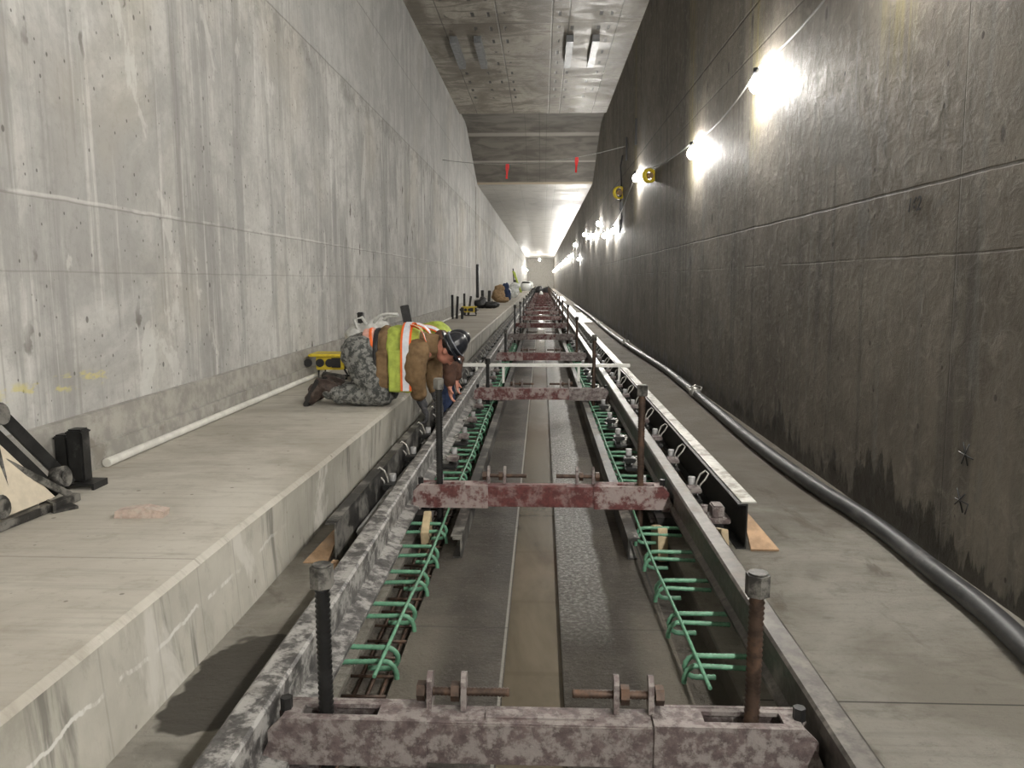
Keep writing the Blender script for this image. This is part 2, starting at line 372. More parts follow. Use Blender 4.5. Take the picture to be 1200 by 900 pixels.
# ------------------------------------------------------------------ mesh helpers
class MB:
    def __init__(s): s.v = []; s.f = []; s.sm = []
    def add(s, vs, fs, smooth=False):
        o = len(s.v); s.v += [tuple(q) for q in vs]
        s.f += [tuple(i + o for i in f) for f in fs]; s.sm += [smooth] * len(fs); return s
    def box(s, x0, x1, y0, y1, z0, z1, M=None, bev=0):
        if bev:
            bm = bmesh.new(); bmesh.ops.create_cube(bm, size=1)
            for q in bm.verts: q.co = V(((q.co.x + .5) * (x1 - x0) + x0, (q.co.y + .5) * (y1 - y0) + y0, (q.co.z + .5) * (z1 - z0) + z0))
            bmesh.ops.bevel(bm, geom=bm.edges[:], offset=bev, segments=2, affect='EDGES')
            bm.verts.index_update()
            vs = [q.co.copy() for q in bm.verts]; fs = [[q.index for q in f.verts] for f in bm.faces]; bm.free()
        else:
            vs = [V((x, y, z)) for z in (z0, z1) for y in (y0, y1) for x in (x0, x1)]
            fs = [(0, 2, 3, 1), (4, 5, 7, 6), (0, 1, 5, 4), (2, 6, 7, 3), (0, 4, 6, 2), (1, 3, 7, 5)]
        if M: vs = [M @ q for q in vs]
        return s.add(vs, fs)
    def prism(s, prof, y0, y1, axis='y', M=None):
        """closed profile [(a,b)] extruded; axis y: a=x,b=z"""
        n = len(prof); mk = {'y': lambda a, b, t: V((a, t, b)), 'x': lambda a, b, t: V((t, a, b)), 'z': lambda a, b, t: V((a, b, t))}[axis]
        vs = [mk(a, b, y0) for a, b in prof] + [mk(a, b, y1) for a, b in prof]
        if M: vs = [M @ q for q in vs]
        fs = [(i, (i + 1) % n, n + (i + 1) % n, n + i) for i in range(n)] + [tuple(range(n))[::-1], tuple(range(n, 2 * n))]
        return s.add(vs, fs)
    def tube(s, pts, r, n=8, caps=True, closed=False):
        pts = [V(p) for p in pts]; m = len(pts); rs = r if isinstance(r, (list, tuple)) else [r] * m
        vs = []; up = None
        for i, p in enumerate(pts):
            a = pts[(i - 1) % m] if (i > 0 or closed) else p; b = pts[(i + 1) % m] if (i < m - 1 or closed) else p
            d = (b - a).normalized()
            if up is None:
                up = V((0, 0, 1)) if abs(d.z) < .9 else V((1, 0, 0))
            sx = d.cross(up)
            if sx.length < 1e-5: sx = d.cross(V((0, 1, 0)))
            sx.normalize(); up = sx.cross(d).normalized()
            for k in range(n):
                an = 2 * PI * k / n; vs.append(p + (sx * math.cos(an) + up * math.sin(an)) * rs[i])
        fs = []
        for i in range(m if closed else m - 1):
            j = (i + 1) % m
            for k in range(n): fs.append((i * n + k, i * n + (k + 1) % n, j * n + (k + 1) % n, j * n + k))
        s.add(vs, fs, True)
        if caps and not closed:
            o = len(s.v) - m * n
            s.f.append(tuple(o + k for k in range(n))[::-1]); s.f.append(tuple(o + (m - 1) * n + k for k in range(n))); s.sm += [False, False]
        return s
    def cyl(s, p0, p1, r, n=12, r2=None):
        return s.tube([p0, p1], [r, r if r2 is None else r2], n)
    def hexn(s, p0, p1, r): 
        o = len(s.sm); s.tube([p0, p1], r, 6)
        for i in range(o, len(s.sm)): s.sm[i] = False
        return s
    def ell(s, c, r, M=None, seg=14, ring=9):
        vs = []; c = V(c)
        for i in range(1, ring):
            th = PI * i / ring
            for k in range(seg):
                ph = 2 * PI * k / seg
                q = V((r[0] * math.sin(th) * math.cos(ph), r[1] * math.sin(th) * math.sin(ph), r[2] * math.cos(th)))
                vs.append(c + (M @ q if M else q))
        t = V((0, 0, r[2])); vs.append(c + (M @ t if M else t)); vs.append(c - (M @ t if M else t))
        T = len(vs) - 2; B = T + 1; fs = []
        for i in range(ring - 2):
            for k in range(seg):
                fs.append((i * seg + k, i * seg + seg + k, i * seg + seg + (k + 1) % seg, i * seg + (k + 1) % seg))
        for k in range(seg):
            fs.append((T, k, (k + 1) % seg)); o = (ring - 2) * seg; fs.append((B, o + (k + 1) % seg, o + k))
        return s.add(vs, fs, True)
    def mesh(s, name, mat):
        me = bpy.data.meshes.new(name); me.from_pydata(s.v, [], s.f); me.update()
        me.polygons.foreach_set('use_smooth', s.sm)
        bm = bmesh.new(); bm.from_mesh(me); bmesh.ops.recalc_face_normals(bm, faces=bm.faces[:]); bm.to_mesh(me); bm.free()
        me.materials.append(MAT[mat]); return me
    def build(s, name, mat, parent=None, kind=None):
        o = bpy.data.objects.new(name, s.mesh(name, mat)); C.objects.link(o)
        if parent: o.parent = parent
        if kind: o['kind'] = kind
        return o
def tag(o, label, cat, group=None, kind=None):
    o['label'] = label; o['category'] = cat
    if group: o['group'] = group
    if kind: o['kind'] = kind
    return o
def empty(name, loc=(0, 0, 0), rz=0.):
    o = bpy.data.objects.new(name, None); C.objects.link(o); o.location = loc; o.rotation_euler = (0, 0, rz); o.empty_display_size = .1
    return o
def kids(o): return [c for c in bpy.data.objects if c.parent == o]
def copy_tree(o, parent=None):
    ks = kids(o)
    c = o.copy(); C.objects.link(c); c.parent = parent
    for k in ks: copy_tree(k, c)
    return c
def ordn(i): return ['nearest', 'second', 'third', 'fourth', 'fifth', 'sixth', 'seventh', 'eighth', 'ninth', 'tenth', 'eleventh', 'twelfth', 'thirteenth', 'fourteenth', 'fifteenth', 'sixteenth', 'seventeenth', 'eighteenth', 'nineteenth', 'twentieth'][i]

# ------------------------------------------------------------------ setting
Y0, Y1 = -9., 128.
WL, BZ = -2.42, .35
def wrx(z): return 1.93 - .0165 * z
def quadstrip(prof, ys, name, mat, close=False):
    """open profile, a function of y -> list of (x,z), swept over ys"""
    m = MB(); n = None; vs = []
    for y in ys:
        p = prof(y); n = len(p); vs += [(a, y, b) for a, b in p]
    fs = [(i * n + k, i * n + k + 1, (i + 1) * n + k + 1, (i + 1) * n + k) for i in range(len(ys) - 1) for k in range(n - 1)]
    m.add(vs, fs); return m.build(name, mat, None, 'structure')
PKL, PKR, TR = -.035, -.09, -.045
floor_prof = lambda y: [(-1.6, 0), (-.66, 0), (-.66, PKL), (-.50, PKL), (-.50, 0), (-.125, 0), (-.125, TR), (.08, TR), (.08, 0), (.50, 0), (.50, PKR), (.66, PKR), (.66, 0), (2.2, 0)]
f = quadstrip(floor_prof, [Y0, Y1], 'floor', 'floor')
def ex(y):
    pts = [(-9, -1.25), (1.6, -1.24), (3, -1.225), (4, -1.20), (6.1, -1.175), (200, -1.175)]
    for (a, b), (c, d) in zip(pts, pts[1:]):
        if a <= y <= c: return b + (d - b) * (y - a) / (c - a)
bprof = lambda y: [(WL - .3, BZ), (ex(y) - .02, BZ), (ex(y), BZ - .02), (min(ex(y) + .03, -1.2), -.05), (WL - .3, -.05), (WL - .3, BZ)]
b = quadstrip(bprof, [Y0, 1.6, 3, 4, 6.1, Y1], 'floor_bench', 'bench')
# walls as thick slabs
MB().box(WL - .3, WL, Y0, Y1, -.1, 6.6).build('wall_left', 'wl', None, 'structure')
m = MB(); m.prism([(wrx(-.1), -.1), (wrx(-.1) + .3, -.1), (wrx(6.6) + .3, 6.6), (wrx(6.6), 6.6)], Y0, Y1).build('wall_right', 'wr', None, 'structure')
MB().box(WL - .3, 2.3, Y1, Y1 + .3, -.1, 6.6).build('wall_end', 'kick', None, 'structure')
MB().box(WL - .3, 2.3, Y0 - .3, Y0, -.1, 6.6).build('wall_back', 'kick', None, 'structure')
# kicker along the left wall
MB().prism([(WL - .05, BZ - .02), (WL + .06, BZ - .02), (WL + .055, .47), (WL + .035, .475), (WL + .03, .645), (WL - .05, .66)], Y0, Y1).build('baseboard_left', 'kick', None, 'structure')
# ceiling: high slab, recess, curved downstand, low slab
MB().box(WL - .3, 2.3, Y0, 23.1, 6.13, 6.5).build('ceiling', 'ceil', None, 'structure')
pr = [(23.1, 6.5), (23.1, 6.24), (24.8, 6.24), (25.3, 6.16), (25.8, 6.0), (26.6, 5.75), (27.6, 5.40), (29.3, 4.87), (29.3, 6.5)]
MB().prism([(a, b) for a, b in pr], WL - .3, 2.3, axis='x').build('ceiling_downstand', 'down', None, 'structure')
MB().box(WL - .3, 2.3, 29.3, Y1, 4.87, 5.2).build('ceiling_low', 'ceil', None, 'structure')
# joint recess in left wall (dark post in the joint)
MB().box(WL, WL + .015, 28.4, 28.6, 1.9, 4.7).build('trim_1', 'kick', None, 'structure')
tag(MB().box(WL, WL + .10, 28.42, 28.60, .70, 1.92, bev=.01).build('joint_board', 'dark'), 'tall narrow black board standing in the far joint of the left wall', 'board')
w = MB(); w.box(-.125, .08, Y0, Y1, TR - .005, TR + .02).build('trench_water', 'water', None)
tag(bpy.data.objects['trench_water'], 'muddy brown water lying in the narrow trench along the track centre', 'water', None, 'stuff')

# ------------------------------------------------------------------ rails
def rail_prof(hw, s, bw, top=.25, base=.10):
    h = hw / 2
    p = [(-h, top - .008), (-h + .01, top), (h - .008, top), (h, top - .008), (h, top - .045), (h - .008, top - .055), (h - .008, base + .03), (h + bw, base + .014), (h + bw, base), (-h - .03, base), (-h - .03, base + .012), (-h + .02, base + .03), (-h + .02, top - .055), (-h, top - .04)]
    return p if s > 0 else [(-a, b) for a, b in p][::-1]
def rail(name, x, y0, y1, hw, mat, label, bw=.07):
    o = MB().prism(rail_prof(hw, -1 if x > 0 else 1, bw), y0, y1).build(name, mat); o.location.x = x
    return tag(o, label, 'rail')
RX = .7525
rail('running_rail', -RX, -1.2, 3.46, .088, 'steel', 'near length of left running rail, concrete-splattered, ending at a joint', .060)
rail('running_rail', -RX - .008, 3.475, 120, .07, 'steel', 'long left running rail receding from the joint to the tunnel end', .055)
rail('running_rail', RX, -1.2, 120, .078, 'steelR', 'right running rail of scuffed dark steel along the right walkway', .012)

# outer form channels (web + flanges)
def channel(x, y0, y1, z0, z1, side, name, label, w=.05, mat='chan', t=.008):
    s = side
    pr = [(0, z0), (s * w, z0), (s * w, z0 + t), (s * t, z0 + t), (s * t, z1 - t), (s * w, z1 - t), (s * w, z1), (0, z1)]
    o = MB().prism(pr, y0, y1).build(name, mat); o.location.x = x
    tag(o, label, 'steel channel'); return o
c1 = channel(-.955, 3.43, 90, .0, .225, -1, 'form_channel', 'tall steel form channel standing between bench and left rail')
MB().box(-.052, .004, 0, 89.9 - 3.43, .2255, .2285).build('top_edge', 'chan', c1).location.y = 3.45
c2 = channel(1.04, 3.78, 90, .0, .235, -1, 'form_channel', 'black steel form channel standing right of the right rail', mat='dark')
q = MB().box(-.030, .045, 3.79, 89.9, .2355, .243).build('top_edge', 'bright', c2); q['label'] = 'pale top edge, its top light painted in'  # pale strip carries the channel's top-lit look as colour
# inner form channels
for s, xx, lab in ((-1, -.385, 'left'), (1, .425, 'right')):
    cc = channel(xx, 3.60 if s < 0 else 3.61, 60, .0, .100, s, 'form_channel', f'inner steel form channel on the {lab} of the centre slab', w=.045, mat='chan')
    MB().box(min(0, s * .055), max(0, s * .055), 3.62, 59.9, .1005, .105).build('top_edge', 'chan', cc)
# grey conduit left of left rail
m = MB(); pts = []
y = 3.6
while y < 60: pts.append((-.865 + .008 * math.sin(y * 1.3), y, .115 + .01 * math.sin(y * 2.1))); y += .8
m.tube(pts, .03, 8)
o = m.build('conduit', 'pvcg'); tag(o, 'grey concrete-splashed conduit lying between left form channel and left rail', 'pipe')
for i in range(14):
    y = 4.1 + i * 1.5
    MB().cyl((-.865, y, .115), (-.865, y + .12, .115), .036, 8).build('coupling', 'pvcg', o)
# left dangling wire clamps on the conduit
# ------------------------------------------------------------------ pipe on bench
m = MB(); m.tube([(-2.335, 3.95, .375), (-2.335, 12, .372), (-2.335, 20, .375), (-2.33, 34, .372)], .024, 10)
tag(m.build('conduit', 'pvc'), 'long white plastic pipe lying on the bench against the left wall', 'pipe')

# ------------------------------------------------------------------ gauge beams
def gauge_beam(y, headL, headR, proto=None, far=False, mats=('redgrey', 'red', 'redgrey')):
    r = empty('gauge_beam', (0, y, 0))
    D = .052; zt, zb = .235, .108
    def chan_box(x0, x1, D, zt, zb, slot):
        m = MB()
        if x0 < 0: pf = [(x0, zb), (x1, zb), (x1, zt), (x0 + .035, zt), (x0, zt - .035)]
        else: pf = [(x0, zb), (x1, zb), (x1, zt - .035), (x1 - .035, zt), (x0, zt)]
        for q0, q1 in ((-D, -D + .012), (D - .012, D)): m.prism(pf, q0, q1)      # side plates
        if x0 < 0: x0 += .035
        else: x1 -= .035
        m.box(x0, x1, -D + .012, D - .012, zb, zb + .01)
        a, b = slot
        m.box(x0, a, -D + .012, D - .012, zt - .012, zt - .001); m.box(b, x1, -D + .012, D - .012, zt - .012, zt - .001)
        m.box(a, b, -D + .012, -D + .028, zt - .012, zt - .001); m.box(a, b, D - .028, D - .012, zt - .012, zt - .001)
        return m
    # sleeves with slot for the screw
    chan_box(-.70, -.29, D, zt, zb, (-.62, -.42)).build('beam_sleeve', mats[0], r)
    chan_box(.29, .70, D, zt, zb, (.42, .62)).build('beam_sleeve', mats[2], r)
    m = MB(); D2 = .045
    m.box(-.34, .34, -D2, D2, zb + .006, zt - .008, bev=.004); m.box(-.14, .14, -.02, .02, zt - .008, zt - .003)
    m.cyl((-.02, -D2 - .001, .165), (-.02, -D2 + .004, .165), .006, 8)
    m.build('center_bar', mats[1], r)
    for s, hd in ((-1, headL), (1, headR)):
        # end bracket clamping under the rail head
        m = MB(); x0 = s * .695
        m.prism([(s * .66, .02), (s * .695, .02), (s * .73, .10), (s * .70, .17), (s * .66, .17)], -.05, .05)
        m.box(min(s * .60, s * .69), max(s * .60, s * .69), -.045, .045, .035, .06)
        m.build('end_bracket', 'grey', r)
        if not far:
            MB().hexn((s * .665, .0, zt - .004), (s * .665, 0, zt + .03), .016).cyl((s * .665, 0, zt - .03), (s * .665, 0, zt), .010).build('corner_bolt', 'dark', r)
        # jack screw
        x = s * .545 if s > 0 else -.56; z1 = zt + hd
        m = MB()
        if not far:
            k = int((z1 - .02) / .0028); pts = []; rs = []
            zz = -.02; i = 0
            while zz < z1: pts.append((x, 0, zz)); rs.append(.0205 if i % 2 else .0165); zz += .007; i += 1
            m.tube(pts, rs, 12)
        else: m.cyl((x, 0, PKR + .01), (x, 0, z1), .018, 8)
        sc = m.build('jack_screw', 'screw' if s > 0 else 'dark', r)
        MB().hexn((x, 0, z1 - .005), (x, 0, z1 + .05), .031).cyl((x, 0, z1 + .05), (x, 0, z1 + .055), .024).build('screw_head', 'chan', sc)
        # horizontal spreader rod with lugs and nuts
        zr = zt + .035; yy = .035
        m = MB()
        xo, xi = (.315, .085) if s > 0 else (.31, .08)
        if not far:
            pts = []; rs = []; n = int((xo - xi) / .005)
            for i in range(n + 1): pts.append((s * (xi + (xo - xi) * i / n), yy, zr)); rs.append(.0125 if i % 2 else .010)
            m.tube(pts, rs, 10)
        else: m.cyl((s * xi, yy, zr), (s * xo, yy, zr), .011, 6)
        rod = m.build('spreader_rod', 'screw', r)
        for xa in ((.20, .29) if not far else (.29,)):
            MB().hexn((s * (xa + .012), yy, zr), (s * (xa + .034), yy, zr), .026).build('nut', 'screw', rod)
            m = MB(); m.prism([(yy - .028, zt - .005), (yy + .028, zt - .005), (yy + .024, zr + .045), (yy, zr + .055), (yy - .02, zr + .035)], s * xa - .007, s * xa + .007, axis='x')
            m.build('lug', 'grey' if not far else 'dark', r)
    return r
beamYs = [1.865, 4.13, 7.95, 11.9, 16.05] + [20.1 + 3.95 * i for i in range(13)]
lab = ['splattered steel gauge beam closest to the camera, crossing between the rails', 'red gauge beam, second from the camera, in front of the kneeling worker',
       'red and grey gauge beam just nearer than the white measuring bar', 'gauge beam just beyond the white measuring bar']
grp = 'gauge beams spanning the track'
b1 = gauge_beam(beamYs[0], .34, .335, mats=('grey', 'grey', 'grey')); tag(b1, lab[0], 'gauge beam', grp)
b2 = gauge_beam(beamYs[1], .53, .50); tag(b2, lab[1], 'gauge beam', grp)
b3 = gauge_beam(beamYs[2], .25, .50, mats=('redgrey', 'redgrey', 'grey')); tag(b3, lab[2], 'gauge beam', grp)
b4 = gauge_beam(beamYs[3], .30, .5, mats=('redgrey', 'red', 'grey')); tag(b4, lab[3], 'gauge beam', grp)
fb = gauge_beam(beamYs[4], .55, .55, far=True, mats=('grey', 'redgrey', 'grey'))
tag(fb, 'fifth gauge beam from the camera, far down the track', 'gauge beam', grp)
fr = gauge_beam(beamYs[5], .5, .55, far=True, mats=('redgrey', 'red', 'redgrey'))
tag(fr, 'sixth gauge beam from the camera, far down the track', 'gauge beam', grp)
for i, y in enumerate(beamYs[6:]):
    c = copy_tree(fr); c.location.y = y
    c['label'] = f'{ordn(i + 6)} gauge beam from the camera, small and dark red in the distance'

# ------------------------------------------------------------------ measuring bar on the rails
r = empty('measuring_bar', (0, 9.45, 0))
MB().box(-1.03, 1.09, -.02, .02, .285, .325, bev=.004).build('bar', 'white', r)
for x, z in ((-.80, .12), (-.47, .08), (.46, .06), (.96, .08)):
    MB().box(x - .015, x + .015, -.012, .012, z, .286).build('leg', 'white', r)
tag(r, 'white straightedge bar laid across both rails with short hanging legs', 'measuring bar')

# ------------------------------------------------------------------ rebar hooks
def hook_mesh(s):
    out = []
    def bar(pts, r=.0088):
        # deformed bar: fine ribs
        P = []; R = []
        for a, b in zip(pts, pts[1:]):
            a = V(a); b = V(b); n = max(1, int((b - a).length / .007))
            for k in range(n): P.append(a.lerp(b, k / n)); R.append(r * (1.13 if len(R) % 2 else .93))
        P.append(V(pts[-1])); R.append(r); return P, R
    m = MB()
    # returning hook: straight from under the rail, bent 180 degrees
    pts = [(s * (.74 if s < 0 else .83), 0, .087), (s * .545, 0, .087)]
    for k in range(0, 9):
        a = PI / 2 - PI * k / 8
        pts.append((s * (.535 - .042 * math.cos(a)), .012 * k / 8, .045 + .042 * math.sin(a)))
    pts.append((s * .60, .012, .004)); P, R = bar(pts); m.tube(P, R, 8)
    a = m.mesh('hook_bar', 'hook')
    m = MB(); d = -.05 if s < 0 else -.022
    pts = [(s * .72, d, .055), (s * .54, d, .062), (s * .515, d, .06), (s * .497, d, .045), (s * .488, d, .02), (s * .486, d, -.01)]
    P, R = bar(pts); m.tube(P, R, 8)
    b = m.mesh('dowel_bar', 'hook'); return a, b
hm = {-1: hook_mesh(-1), 1: hook_mesh(1)}
for s, side in ((-1, 'left'), (1, 'right')):
    for i in range(38):
        y = 2.47 + .345 * i if s > 0 else 2.50 + .345 * i
        y += random.uniform(-.02, .02)
        if abs(y - beamYs[1]) < .1 or abs(y - beamYs[2]) < .08: continue
        e = empty('rebar_hook', (0, y, 0), random.uniform(-.012, .012))
        for me in hm[s][:2 if i < 40 else 1]:
            o = bpy.data.objects.new(me.name, me); C.objects.link(o); o.parent = e
        g = f'green rebar hooks along the {side} rail'
        if i < 4: tag(e, f'{ordn(i)} pair of bent green rebar hooks inside the {side} rail, before the red second beam', 'rebar', g)
        elif y < 8: tag(e, f'green rebar hook inside the {side} rail between the second and third gauge beams', 'rebar', g)
        else: tag(e, f'distant green rebar hook inside the {side} rail beyond the third gauge beam', 'rebar', g)
for s, side in ((-1, 'left'), (1, 'right')):
    m = MB(); pts = []
    y = 2.28 if s < 0 else 2.25
    while y < 15: pts.append((s * (.505 + .02 * min(1, max(0, 3.3 - y)) + .004 * math.sin(y * 3)), y, .101 + .003 * math.sin(y * 2))); y += .5
    m.tube(pts, .0065, 7)
    tag(m.build('longitudinal_bar', 'hook'), f'thin straight green bar tied along the hooks inside the {side} rail', 'rebar')
    # dark bar mesh put in for the grid of shadow in the pocket
    if s < 0:
        m = MB()
        for x in (-.53, -.575, -.62): m.tube([(x, 1.6, PKL + .012), (x, 7, PKL + .012)], .007, 6)
        for k in range(40): m.tube([(-.655, 1.7 + k * .13, PKL + .024), (-.505, 1.7 + k * .13, PKL + .024)], .006, 6)
        tag(m.build('shadow_mesh', 'screw'), 'dark bar mesh standing in for shadows in the pocket inside the left rail', 'rebar mesh')
# orange/yellow ties on the first hooks
# ------------------------------------------------------------------ rail fasteners
def fastener(s):
    x = s * RX; r = empty('rail_fastener', (x, 0, 0))
    MB().box(-.18, .18, -.12, .12, .05, .072, bev=.005).build('base_plate', 'dark', r)
    for q in (-1, 1):
        m = MB()
        m.box(min(q * .078, q * .12), max(q * .078, q * .12), -.04, .04, .07, .095, bev=.004)
        m.tube([(q * .065, -.03, .10), (q * .10, -.035, .112), (q * .13, -.01, .10), (q * .125, .03, .108), (q * .085, .035, .115), (q * .07, .01, .102)], .007, 6)
        m.build('rail_clip', 'coup' if q == -s else 'grey', r)
        m = MB(); m.cyl((q * .155, 0, .072), (q * .155, 0, .10), .016, 8); m.hexn((q * .155, 0, .085), (q * .155, 0, .105), .02)
        m.build('anchor_bolt', 'coup', r)
    # anchor sleeves standing on the plate
    for q in (-1, 1):
        MB().cyl((q * .145, .055, .072), (q * .145, .055, .165), .021, 10).build('anchor_sleeve', 'pvcp', r)
        MB().box(q * .145 - .04, q * .145 + .04, -.07, .03, .095, .125, bev=.006).build('clip_block', 'grey' if q > 0 else 'dark', r)
    # outer hanging wire loop
    q = s; m = MB()
    m.tube([(q * .16, 0, .10), (q * .165, 0, .15), (q * .185, .005, .195), (q * .215, .005, .215), (q * .232, 0, .20), (q * .215, 0, .165), (q * .185, -.01, .135), (q * .18, 0, .10)], .0055, 6)
    m.build('wire_loop', 'bright', r)
    return r
prot = {-1: fastener(-1), 1: fastener(1)}
for s, side in ((-1, 'left'), (1, 'right')):
    for i in range(44):
        y = 4.45 + .74 * i
        if min(abs(y - b) for b in beamYs) < .12: y += .16
        o = prot[s] if i == 0 else copy_tree(prot[s])
        o.location.y = y; o.location.z = .022; o.rotation_euler.z = random.uniform(-.05, .05)
        g = f'rail fasteners under the {side} rail'
        if i < 20: l = f'{ordn(i)} steel fastener plate under the {side} rail, with clips and wire loop'
        else: l = f'far steel fastener plate under the {side} rail in the distance'
        tag(o, l, 'rail fastener', g)

# small bright patches / blocks near the channel ends
def block(name, x, y, z, sx, sy, sz, rz, rx, mat, label, cat='wood block'):
    M = Matrix.Rotation(rz, 4, 'Z') @ Matrix.Rotation(rx, 4, 'X')
    m = MB(); m.box(-sx / 2, sx / 2, -sy / 2, sy / 2, 0, sz, M, bev=min(sz, sx) * .08)
    o = m.build(name, mat); o.location = (x, y, z); return tag(o, label, cat)
block('timber_block', .885, 3.66, .0, .035, .15, .14, .15, -.25, 'wood2', 'pale upright timber block at the near end of the right form channel')
block('timber_block', .62, 3.86, PKR, .05, .16, .17, .1, -.2, 'wood2', 'yellowish timber block under the right end of the second gauge beam')
block('timber_block', -.60, 3.90, PKL, .04, .2, .14, .05, .3, 'wood2', 'short timber block under the left end of the second gauge beam')
block('timber_block', -.93, 3.30, 0, .03, .04, .09, 0, 0, 'wood', 'small reddish wood peg between left rail and left form channel')
# fastener block right of rail at the joint end
r = empty('rail_clamp', (.86, 3.93, 0))
MB().box(-.06, .12, -.06, .06, .10, .13, bev=.004).build('clamp_plate', 'grey', r)
MB().box(.03, .09, -.05, .05, .13, .19, bev=.006).build('clamp_block', 'grey', r)
MB().cyl((-.01, -.02, .13), (-.01, -.02, .19), .018, 8).build('clamp_bolt', 'grey', r)
MB().box(.03, .09, -.04, .04, 0, .10).build('clamp_foot', 'dark', r)
tag(r, 'grey splattered clamp between right rail and black form channel end', 'clamp')
# under-rail support saddles at second beam
for s, lb in ((-1, 'left'), (1, 'right')):
    m = MB(); m.prism([(-.09, .0), (.07, .0), (.12, .096), (-.12, .096)], 3.98, 4.30)
    o = m.build('support_saddle', 'dark'); o.location.x = s * .735; tag(o, f'dark steel saddle propping the {lb} rail at the second gauge beam', 'saddle')
# plywood triangles
def tri(name, pts, th, mat, label):
    m = MB(); n = V(pts[1]) - V(pts[0]); n = n.cross(V(pts[2]) - V(pts[0])).normalized() * th
    vs = [V(p) for p in pts] + [V(p) + n for p in pts]; k = len(pts)
    m.add(vs, [tuple(range(k))[::-1], tuple(range(k, 2 * k))] + [(i, (i + 1) % k, k + (i + 1) % k, k + i) for i in range(k)])
    return tag(m.build(name, mat), label, 'plywood')
tri('plywood_brace', [(1.052, 3.74, .005), (1.19, 3.74, .005), (1.052, 4.0, .165)], .015, 'wood', 'reddish triangular plywood brace leaning on right form channel end')
tri('plywood_brace', [(-1.02, 3.50, .005), (-1.14, 3.50, .005), (-1.03, 3.85, .11)], .015, 'wood', 'reddish plywood offcut between bench and left form channel end')

# ------------------------------------------------------------------ hose on the right
hp = [(1.60, 2.0), (1.68, 2.35), (1.745, 2.74), (1.772, 3.05), (1.776, 3.37), (1.79, 3.7), (1.795, 4.03), (1.78, 4.35), (1.753, 4.66), (1.73, 5.15), (1.721, 5.62), (1.722, 6.2), (1.732, 6.74), (1.76, 7.8), (1.785, 8.9), (1.81, 10.2), (1.815, 11.4), (1.76, 13.6), (1.71, 15.8), (1.69, 19), (1.71, 22.8), (1.75, 28), (1.73, 35), (1.70, 42), (1.75, 50)]
m = MB(); dense = []
def cr(p0, p1, p2, p3, t): return .5 * ((2 * p1) + (p2 - p0) * t + (2 * p0 - 5 * p1 + 4 * p2 - p3) * t * t + (3 * p1 - p0 - 3 * p2 + p3) * t ** 3)
H3 = [V((x, y, .048)) for x, y in hp]
for i in range(1, len(H3) - 2):
    for k in range(5): dense.append(cr(H3[i - 1], H3[i], H3[i + 1], H3[i + 2], k / 5))
m.tube(dense, .047, 14)
hs = m.build('rubber_hose', 'hosem'); tag(hs, 'thick black rubber hose snaking along the foot of the right wall', 'hose')
def coupling(p, d, name='hose_coupling'):
    p = V(p); d = V(d).normalized(); m = MB()
    m.tube([p - d * .10, p - d * .04, p - d * .035, p + d * .035, p + d * .04, p + d * .12], [.052, .052, .066, .066, .054, .054], 12)
    o = m.build(name, 'coup', hs)
    m = MB(); sx = d.cross(V((0, 0, 1)))
    for s in (-1, 1):
        m.tube([p + sx * s * .06 + V((0, 0, .02)), p + sx * s * .085 + d * .05 + V((0, 0, .05)), p + sx * s * .075 + d * .12 + V((0, 0, .05))], .011, 6)
    m.tube([p + V((0, 0, .05)) - sx * .06, p + V((0, 0, .085)), p + V((0, 0, .06)) + sx * .06], .010, 6)
    m.build('cam_lever', 'coup', o)
coupling((1.784, 8.9, .055), (.03, 1, 0)); coupling((1.712, 15.8, .055), (-.03, 1, 0)); coupling((1.71, 22.8, .055), (0, 1, 0))

# white sheets on the right walkway, far
def sheet(x0, x1, y0, y1, z, label):
    nx, ny = 7, 16; vs = []
    for j in range(ny + 1):
        for i in range(nx + 1):
            x = x0 + (x1 - x0) * i / nx; y = y0 + (y1 - y0) * j / ny
            e = .05 * noise.noise(V((x * 3, y * 1.3, z * 9)))
            vs.append((x + e, y, z + .02 + .035 * abs(noise.noise(V((x * 4, y * 1.1, 3))))))
    m = MB(); fs = [(j * (nx + 1) + i, j * (nx + 1) + i + 1, (j + 1) * (nx + 1) + i + 1, (j + 1) * (nx + 1) + i) for j in range(ny) for i in range(nx)]
    k = len(vs); vs2 = [(a, b, c - .008) for a, b, c in vs]
    m.add(vs, fs, True); m.add(vs2, [f[::-1] for f in fs], True)
    return tag(m.build('plastic_sheet', 'sheet'), label, 'sheet')
sheet(1.10, 1.62, 24.5, 31.5, .0, 'crumpled white plastic sheet on the right walkway, nearest of the sheets')
sheet(1.08, 1.45, 32.5, 40, .0, 'white plastic sheet on the right walkway, middle of the three sheets')
sheet(1.1, 1.6, 50, 62, .0, 'white plastic sheet on the right walkway, farthest of the three sheets')

# ------------------------------------------------------------------ ceiling brackets
for i, (x, nm) in enumerate(((-1.78, 'outer left'), (-1.30, 'inner left'), (.53, 'inner right'), (1.04, 'outer right'))):
    r = empty('ceiling_bracket', (x, 15.9, 6.13))
    m = MB(); m.box(-.07, -.06, 0, 1.9, -.14, 0); m.box(.06, .07, 0, 1.9, -.14, 0); m.box(-.06, .06, 0, 1.9, -.14, -.13)
    m.build('steel_channel', 'galv', r)
    MB().box(-.06, .06, .0, .012, -.13, -.01).build('end_plate', 'galv', r)
    tag(r, f'galvanised steel bracket on the ceiling, {nm} of the four', 'ceiling bracket', 'steel brackets under the high ceiling')

